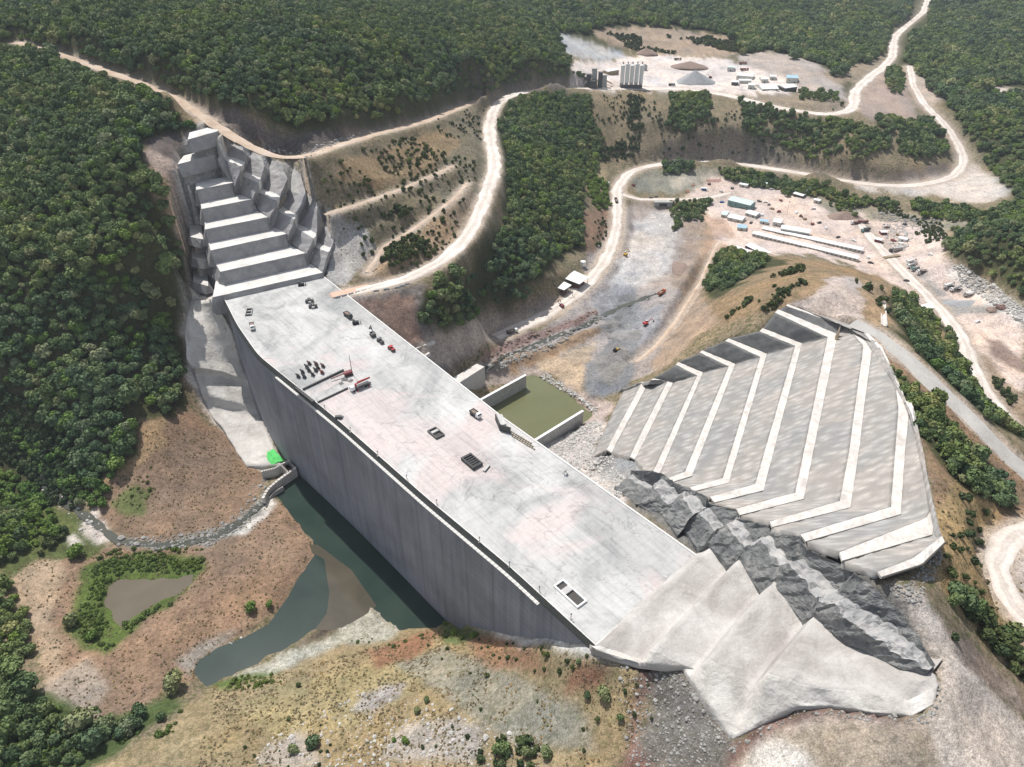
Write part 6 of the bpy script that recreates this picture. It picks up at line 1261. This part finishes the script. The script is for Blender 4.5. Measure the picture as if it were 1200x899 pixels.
for (u1, v1, u2, v2, W, h, lb, rf, wl) in [(890, 262, 899, 264, 5, 2.8, 'grey container right behind the long rear barracks', 'roofb', 'wallc'), (1024, 284, 1032, 286, 5, 3, 'dark red container between barracks and scrap', 'roofw', 'maroon'), (1052, 283, 1062, 284, 5, 3, 'white container at the lower side of the scrap', 'roofw', 'white'), (953, 238, 960, 239, 5, 3, 'white cabin at the foot of the tree line', 'roofw', 'wallc'), (889, 218, 898, 219.5, 6, 3, 'flat timber shelter at the back of the camp', 'roofg', 'timber')]:
    bld(u1, v1, u2, v2, W, h, lb, rf, wl, name='container' if 'container' in lb else 'site_building', cat='container' if 'container' in lb else 'building')
excavator(at(733, 300), 1.0, 'yellow excavator on the upper pale gravel of the river bed', 'yellow'); truck('dump', at(775, 345), .8, 'orange dump truck waiting on the river gravel', 'orange', 'orange', L=8.5); dozer(at(722, 412), .5, 'yellow bulldozer on the dark gravel near the olive basin')
truck('dump', at(600, 391), .45, 'white dump truck on the lower end of the valley road', 'steel', 'white', L=8.5)
# ---- upper plant
for (u1, v1, u2, v2, W, h, lb, rf, wl) in [(862.5, 93.5, 881.7, 94, 14, 5, 'longest white roofed hall in the upper plant', 'roofw', 'wallc'), (866, 98.5, 880, 98.8, 8, 4, 'narrow white hall just below the longest one in the plant', 'roofw', 'wallc'), (857, 100.5, 865, 100.7, 8, 4, 'small white building left of the narrow hall in the plant', 'roofw', 'steel'), (876, 105, 883.5, 105.3, 10, 5, 'white building lowest in the plant cluster', 'roofw', 'wallc'), (852, 84, 860, 84, 9, 5, 'grey green store at the left top of the plant cluster', 'roofg', 'wallc'),
  (921, 97.5, 934, 97.7, 15, 6, 'blue roofed hall at the right side of the plant', 'roofb', 'wallc'), (919, 108, 933, 108.2, 15, 6, 'white hall with dark front right of the plant yard', 'roofw', 'steel'), (892, 97, 900, 97.2, 10, 4, 'left white cabin in the middle of the plant yard', 'roofw', 'wallc'), (902, 94, 909, 94.2, 9, 4, 'upper white cabin in the middle of the plant yard', 'roofw', 'wallc'), (893, 107, 912, 107.4, 22, 3, 'wide low white roof filling the plant yard', 'roofw', 'wallc'), (712, 88, 725, 88, 9, 6, 'beige long tank house left of the silos', 'roofw', 'timber')]:
    bld(u1, v1, u2, v2, W, h, lb, rf, wl, name='plant_building')
p = at(739, 103.5); t = empty('cement_silos', p, 0, 'cluster of tall white cement silos above the plateau edge', 'silos')
for i in range(5):
    x = -11 + i * 5.6
    q = MB(); q.tube((x, 0, 6), (x, 0, 25 + (i % 2) * 1.5), 2.5, n=18); q.tube((x, 0, 3.2), (x, 0, 6), .6, 2.5, 18); s_ = part(q, 'silo', M['white'], t, False)
    q = MB(); q.box((x, 0, 27.6), (1.4, 1.4, 2.6)); part(q, 'filter', M['wall_conc'], s_)
    q = MB()
    for dx in (-1.7, 1.7):
        for y in (-1.7, 1.7): q.box((x + dx, y, 3), (.35, .35, 6.4))
    part(q, 'leg', M['steel'], s_)
q = MB(); q.box((0, -2.5, 1.8), (25, 5, 3.6)); part(q, 'mixer_house', M['steel'], t)
p = at(697, 103); t = empty('crushing_plant', p, .1, 'dark grey crushing plant of towers and conveyors left of the silos', 'plant')
for i, (x, y, w_, h) in enumerate([(-8, 0, 5, 14), (-1, 2, 6, 20), (6, 0, 5, 16), (12, 4, 5, 12), (-3, -5, 8, 8)]): q = MB(); q.box((x, y, h / 2), (w_, w_, h), taper=.85); q.box((x, y, h + .6), (w_ + 1, w_ + 1, .5)); part(q, 'tower', M[['steel', 'wall_conc'][i % 2]], t)
for (a_, b_) in (((-16, -2, 1), (-2, 2, 15)), ((4, 0, 12), (22, 8, 2)), ((-12, 6, 1), (2, 4, 17))): q = MB(); q.tube(a_, b_, .7, n=6); part(q, 'conveyor', M['wall_conc'], t)
t = empty('round_tank', at(755, 83), 0, 'round grey tank right behind the white silos', 'tank'); q = MB(); q.tube((0, 0, 0), (0, 0, 6), 3.6, n=18); part(q, 'shell', M['wall_conc'], t); q = MB(); q.tube((0, 0, 6), (0, 0, 7.5), 3.6, .4, 18); part(q, 'cone_roof', M['steel'], t)
truck('dump', at(794, 71), 0, 'lone dark truck on the pale upper yard', 'steel', 'steel', L=10); excavator(at(832, 92), 2.6, 'dark wheel excavator right of the grey aggregate cone', 'maroon'); truck('dump', at(787, 101), 0, 'small dark truck on the road below the grey aggregate cone', 'steel', 'teal', L=8); truck('dump', at(870, 76), 0, 'dark red truck, upper of two above the plant halls', 'maroon', 'maroon', L=10); truck('dump', at(872, 83), 0, 'dark red truck, lower of two above the plant halls', 'maroon', 'maroon', L=11)
def heap(u, v, rx_, ry_, h, m, label, name='aggregate_heap', k=1.0):
    p = at(u, v); n1, n2 = 40, 12; V = [(0, 0, h)]; F = []
    for i in range(1, n2 + 1):
        for j in range(n1):
            t = i / n2; a = 2 * math.pi * j / n1; q = 1 + .12 * math.sin(a * 3 + u) + .05 * math.sin(a * 7); V.append((math.cos(a) * rx_ * t * q, math.sin(a) * ry_ * t * q, h * (1 - t ** k) - (1.0 if i == n2 else 0) + random.uniform(-.15, .15)))
    for j in range(n1): F.append((0, 1 + j, 1 + (j + 1) % n1))
    for i in range(n2 - 1):
        for j in range(n1): a = 1 + i * n1; F.append((a + j, a + n1 + j, a + n1 + (j + 1) % n1, a + (j + 1) % n1))
    o = mesh_obj(name, V, F, M[m], smooth=True); o.location = tuple(map(float, p)); tag(o, label, 'heap'); return o
heap(813, 97, 26, 20, 14, 'pile', 'pointed grey aggregate cone on the pale upper yard'); heap(808, 78, 24, 18, 6, 'spoil', 'flat brown heap behind the grey aggregate cone', 'earth_heap'); heap(757, 63, 16, 14, 7, 'spoil', 'brown earth heap at the back edge of the upper yard', 'earth_heap');
M['dpile'] = simple('dark_river_gravel', (.26, .255, .25), .97, .4, .3)
heap(741, 396, 15, 12, 4, 'dpile', 'dark grey gravel heap in the middle of the river bed', 'gravel_heap'); heap(800, 316, 9, 14, 3, 'spoil', 'brown earth heap on the right bank of the river bed', 'earth_heap')
heap(1130, 357, 26, 7, 2.2, 'pile', 'low grey gravel ridge beside the single tank truck'); heap(990, 255, 18, 12, 6, 'spoil', 'grassy earth mound between camp and tree line', 'earth_heap'); heap(1164, 363, 5, 4, 2, 'spoil', 'small brown heap, left of two beyond the gravel ridge', 'earth_heap'); heap(1175, 360, 4, 4, 2, 'rust', 'small brown heap, right of two beyond the gravel ridge', 'earth_heap')
# small pale drain flume on the ridge
a, b = at(1034, 355), at(1036, 383); t = empty('drain_flume', (a + b) / 2, math.atan2(b[1] - a[1], b[0] - a[0]), 'short white concrete flume on the ridge above the grey road', 'flume'); q = MB(); L = np.linalg.norm(b - a); [q.box((0, s, .3), (L, .5, 1.2), ry=-math.atan2(b[2] - a[2], math.hypot(*(b - a)[:2]))) for s in (-1.2, 1.2)]; part(q, 'side_wall', M['berm'], t); q = MB(); q.box((0, 0, .1), (L, 2.2, .5), ry=-math.atan2(b[2] - a[2], math.hypot(*(b - a)[:2]))); part(q, 'floor', M['berm'], t)
# ---- rocks
def rocks(name, pl, n, size, m, label):
    a = np.array(pl, float); us = rng.uniform(a[:, 0].min(), a[:, 0].max(), n * 4); vs = rng.uniform(a[:, 1].min(), a[:, 1].max(), n * 4); k = inpoly(us, vs, pl); us, vs = us[k][:n], vs[k][:n]; w_ = hit(us, vs)
    bm = bmesh.new(); bmesh.ops.create_icosphere(bm, subdivisions=1, radius=1); base = np.array([v.co[:] for v in bm.verts]); fc = [[v.index for v in f.verts] for f in bm.faces]; bm.free(); V = []; F = []
    for i, p in enumerate(w_):
        s = size * rng.lognormal(0, .45); q = base * rng.uniform(.7, 1.3, base.shape) * s * np.array([1, rng.uniform(.7, 1.1), .7]); c_, s_ = math.cos(i), math.sin(i); q = np.stack([q[:, 0] * c_ - q[:, 1] * s_, q[:, 0] * s_ + q[:, 1] * c_, q[:, 2]], 1) + p + [0, 0, s * .15]
        o = len(V); V += q.tolist(); F += [[x + o for x in f] for f in fc]
    return tag(mesh_obj(name, V, F, M[m]), label, 'rocks', None, 'stuff')
rocks('stream_boulders', [(130, 632), (180, 630), (240, 622), (280, 600), (300, 565), (316, 560), (312, 585), (290, 615), (250, 640), (180, 645), (140, 642)], 420, .5, 'rock', 'grey boulders lining the stream bed left of the intake')
rocks('river_boulders', [(560, 430), (600, 415), (650, 398), (700, 368), (706, 374), (650, 408), (600, 428), (565, 442)], 450, .8, 'rock', 'dark grey boulders along the river behind the dam')
rocks('red_bank_rubble', [(565, 424), (590, 402), (640, 385), (700, 362), (700, 368), (640, 396), (600, 412), (570, 432)], 350, .6, 'spoil', 'brown rubble on the bank above the river boulders')
rocks('basin_riprap', [(632, 442), (640, 438), (700, 478), (700, 490), (690, 478)], 350, .6, 'rockl', 'pale pinkish riprap along the far edge of the olive basin')
rocks('cobble_fill', [(636, 524), (698, 492), (714, 512), (722, 550), (740, 572), (722, 588), (690, 570)], 1400, .5, 'rockl', 'pale cobble fill right of the olive basin')
rocks('pale_rock_bank', [(1114, 306), (1132, 315), (1165, 335), (1205, 366), (1205, 384), (1154, 350), (1126, 332)], 900, .65, 'rockl', 'pale broken rock bank along the river at the right edge')
rocks('scrap_heap', [(1032, 262), (1060, 264), (1062, 272), (1072, 275), (1060, 296), (1040, 290), (1034, 275)], 420, .6, 'rockl', 'heap of pale scrap and debris at the right end of the camp'); rocks('rubble_heap', [(1020, 250), (1050, 250), (1100, 258), (1108, 268), (1080, 272), (1050, 262), (1024, 258)], 380, .65, 'rock', 'brown rubble heap below the tree line behind the scrap')
rocks('edge_rubble', [(700,764),(740,776),(785,778),(812,800),(835,832),(858,868),(892,849),(945,824),(1015,833),(1080,839),(1101,800),(1110,808),(1088,850),(1015,845),(945,836),(895,860),(858,884),(824,838),(802,808),(780,788),(740,786),(700,774)], 900, .3, 'rock', 'broken rock rubble along the lower edge of the pale foundation steps')
rocks('dark_slope_stones', [(722,792),(800,787),(828,830),(850,880),(840,899),(735,899)], 500, .28, 'rock', 'grey stones on the dark earth slope under the foundation steps')
rocks('bench_foot_rubble', [(1036,684),(1062,686),(1100,640),(1108,648),(1075,712),(1050,700)], 200, .35, 'rock', 'rubble at the foot of the lowest pale berm')
rocks('hillside_stones', [(300, 880), (340, 850), (420, 810), (540, 830), (640, 880), (640, 899), (300, 899)], 500, .35, 'rockl', 'small pale stones on the bare ground at the bottom edge'); rocks('shore_stones', [(235, 780), (262, 757), (300, 740), (300, 750), (270, 762), (240, 785)], 120, .3, 'rockl', 'small pale stones along the pool shore')
rocks('pond_boulders', [(35, 548), (60, 548), (66, 566), (130, 625), (120, 635), (95, 625), (50, 575)], 90, .45, 'rockl', 'pale boulders along the upper stream')
rocks('cut_rubble', [(300, 172), (350, 190), (420, 160), (430, 152), (350, 178)], 200, .6, 'rock', 'rubble at the foot of the cut bank above the stair benches')
# ---- air
hz = bpy.data.materials.new('haze_air'); hz.use_nodes = True; n_ = hz.node_tree.nodes; n_.remove(n_['Principled BSDF']); pv = n_.new('ShaderNodeVolumePrincipled'); pv.inputs['Color'].default_value = (.82, .9, 1, 1); pv.inputs['Density'].default_value = .00007; pv.inputs['Anisotropy'].default_value = .1
hz.node_tree.links.new(pv.outputs[0], n_['Material Output'].inputs['Volume'])
lo_ = GZ.min() - 1; q = MB(); x0, x1 = AX[0] - 30, AX[-1] + 30; y0, y1 = -60, AY[-1] + 30; zt = max(215, GZ.max() + 12); q.box(((x0 + x1) / 2, (y0 + y1) / 2, (lo_ + zt) / 2), (x1 - x0, y1 - y0, zt - lo_)); ho = q.build('haze', hz); tag(ho, 'thin blue summer haze over the valley', 'haze', None, 'stuff')
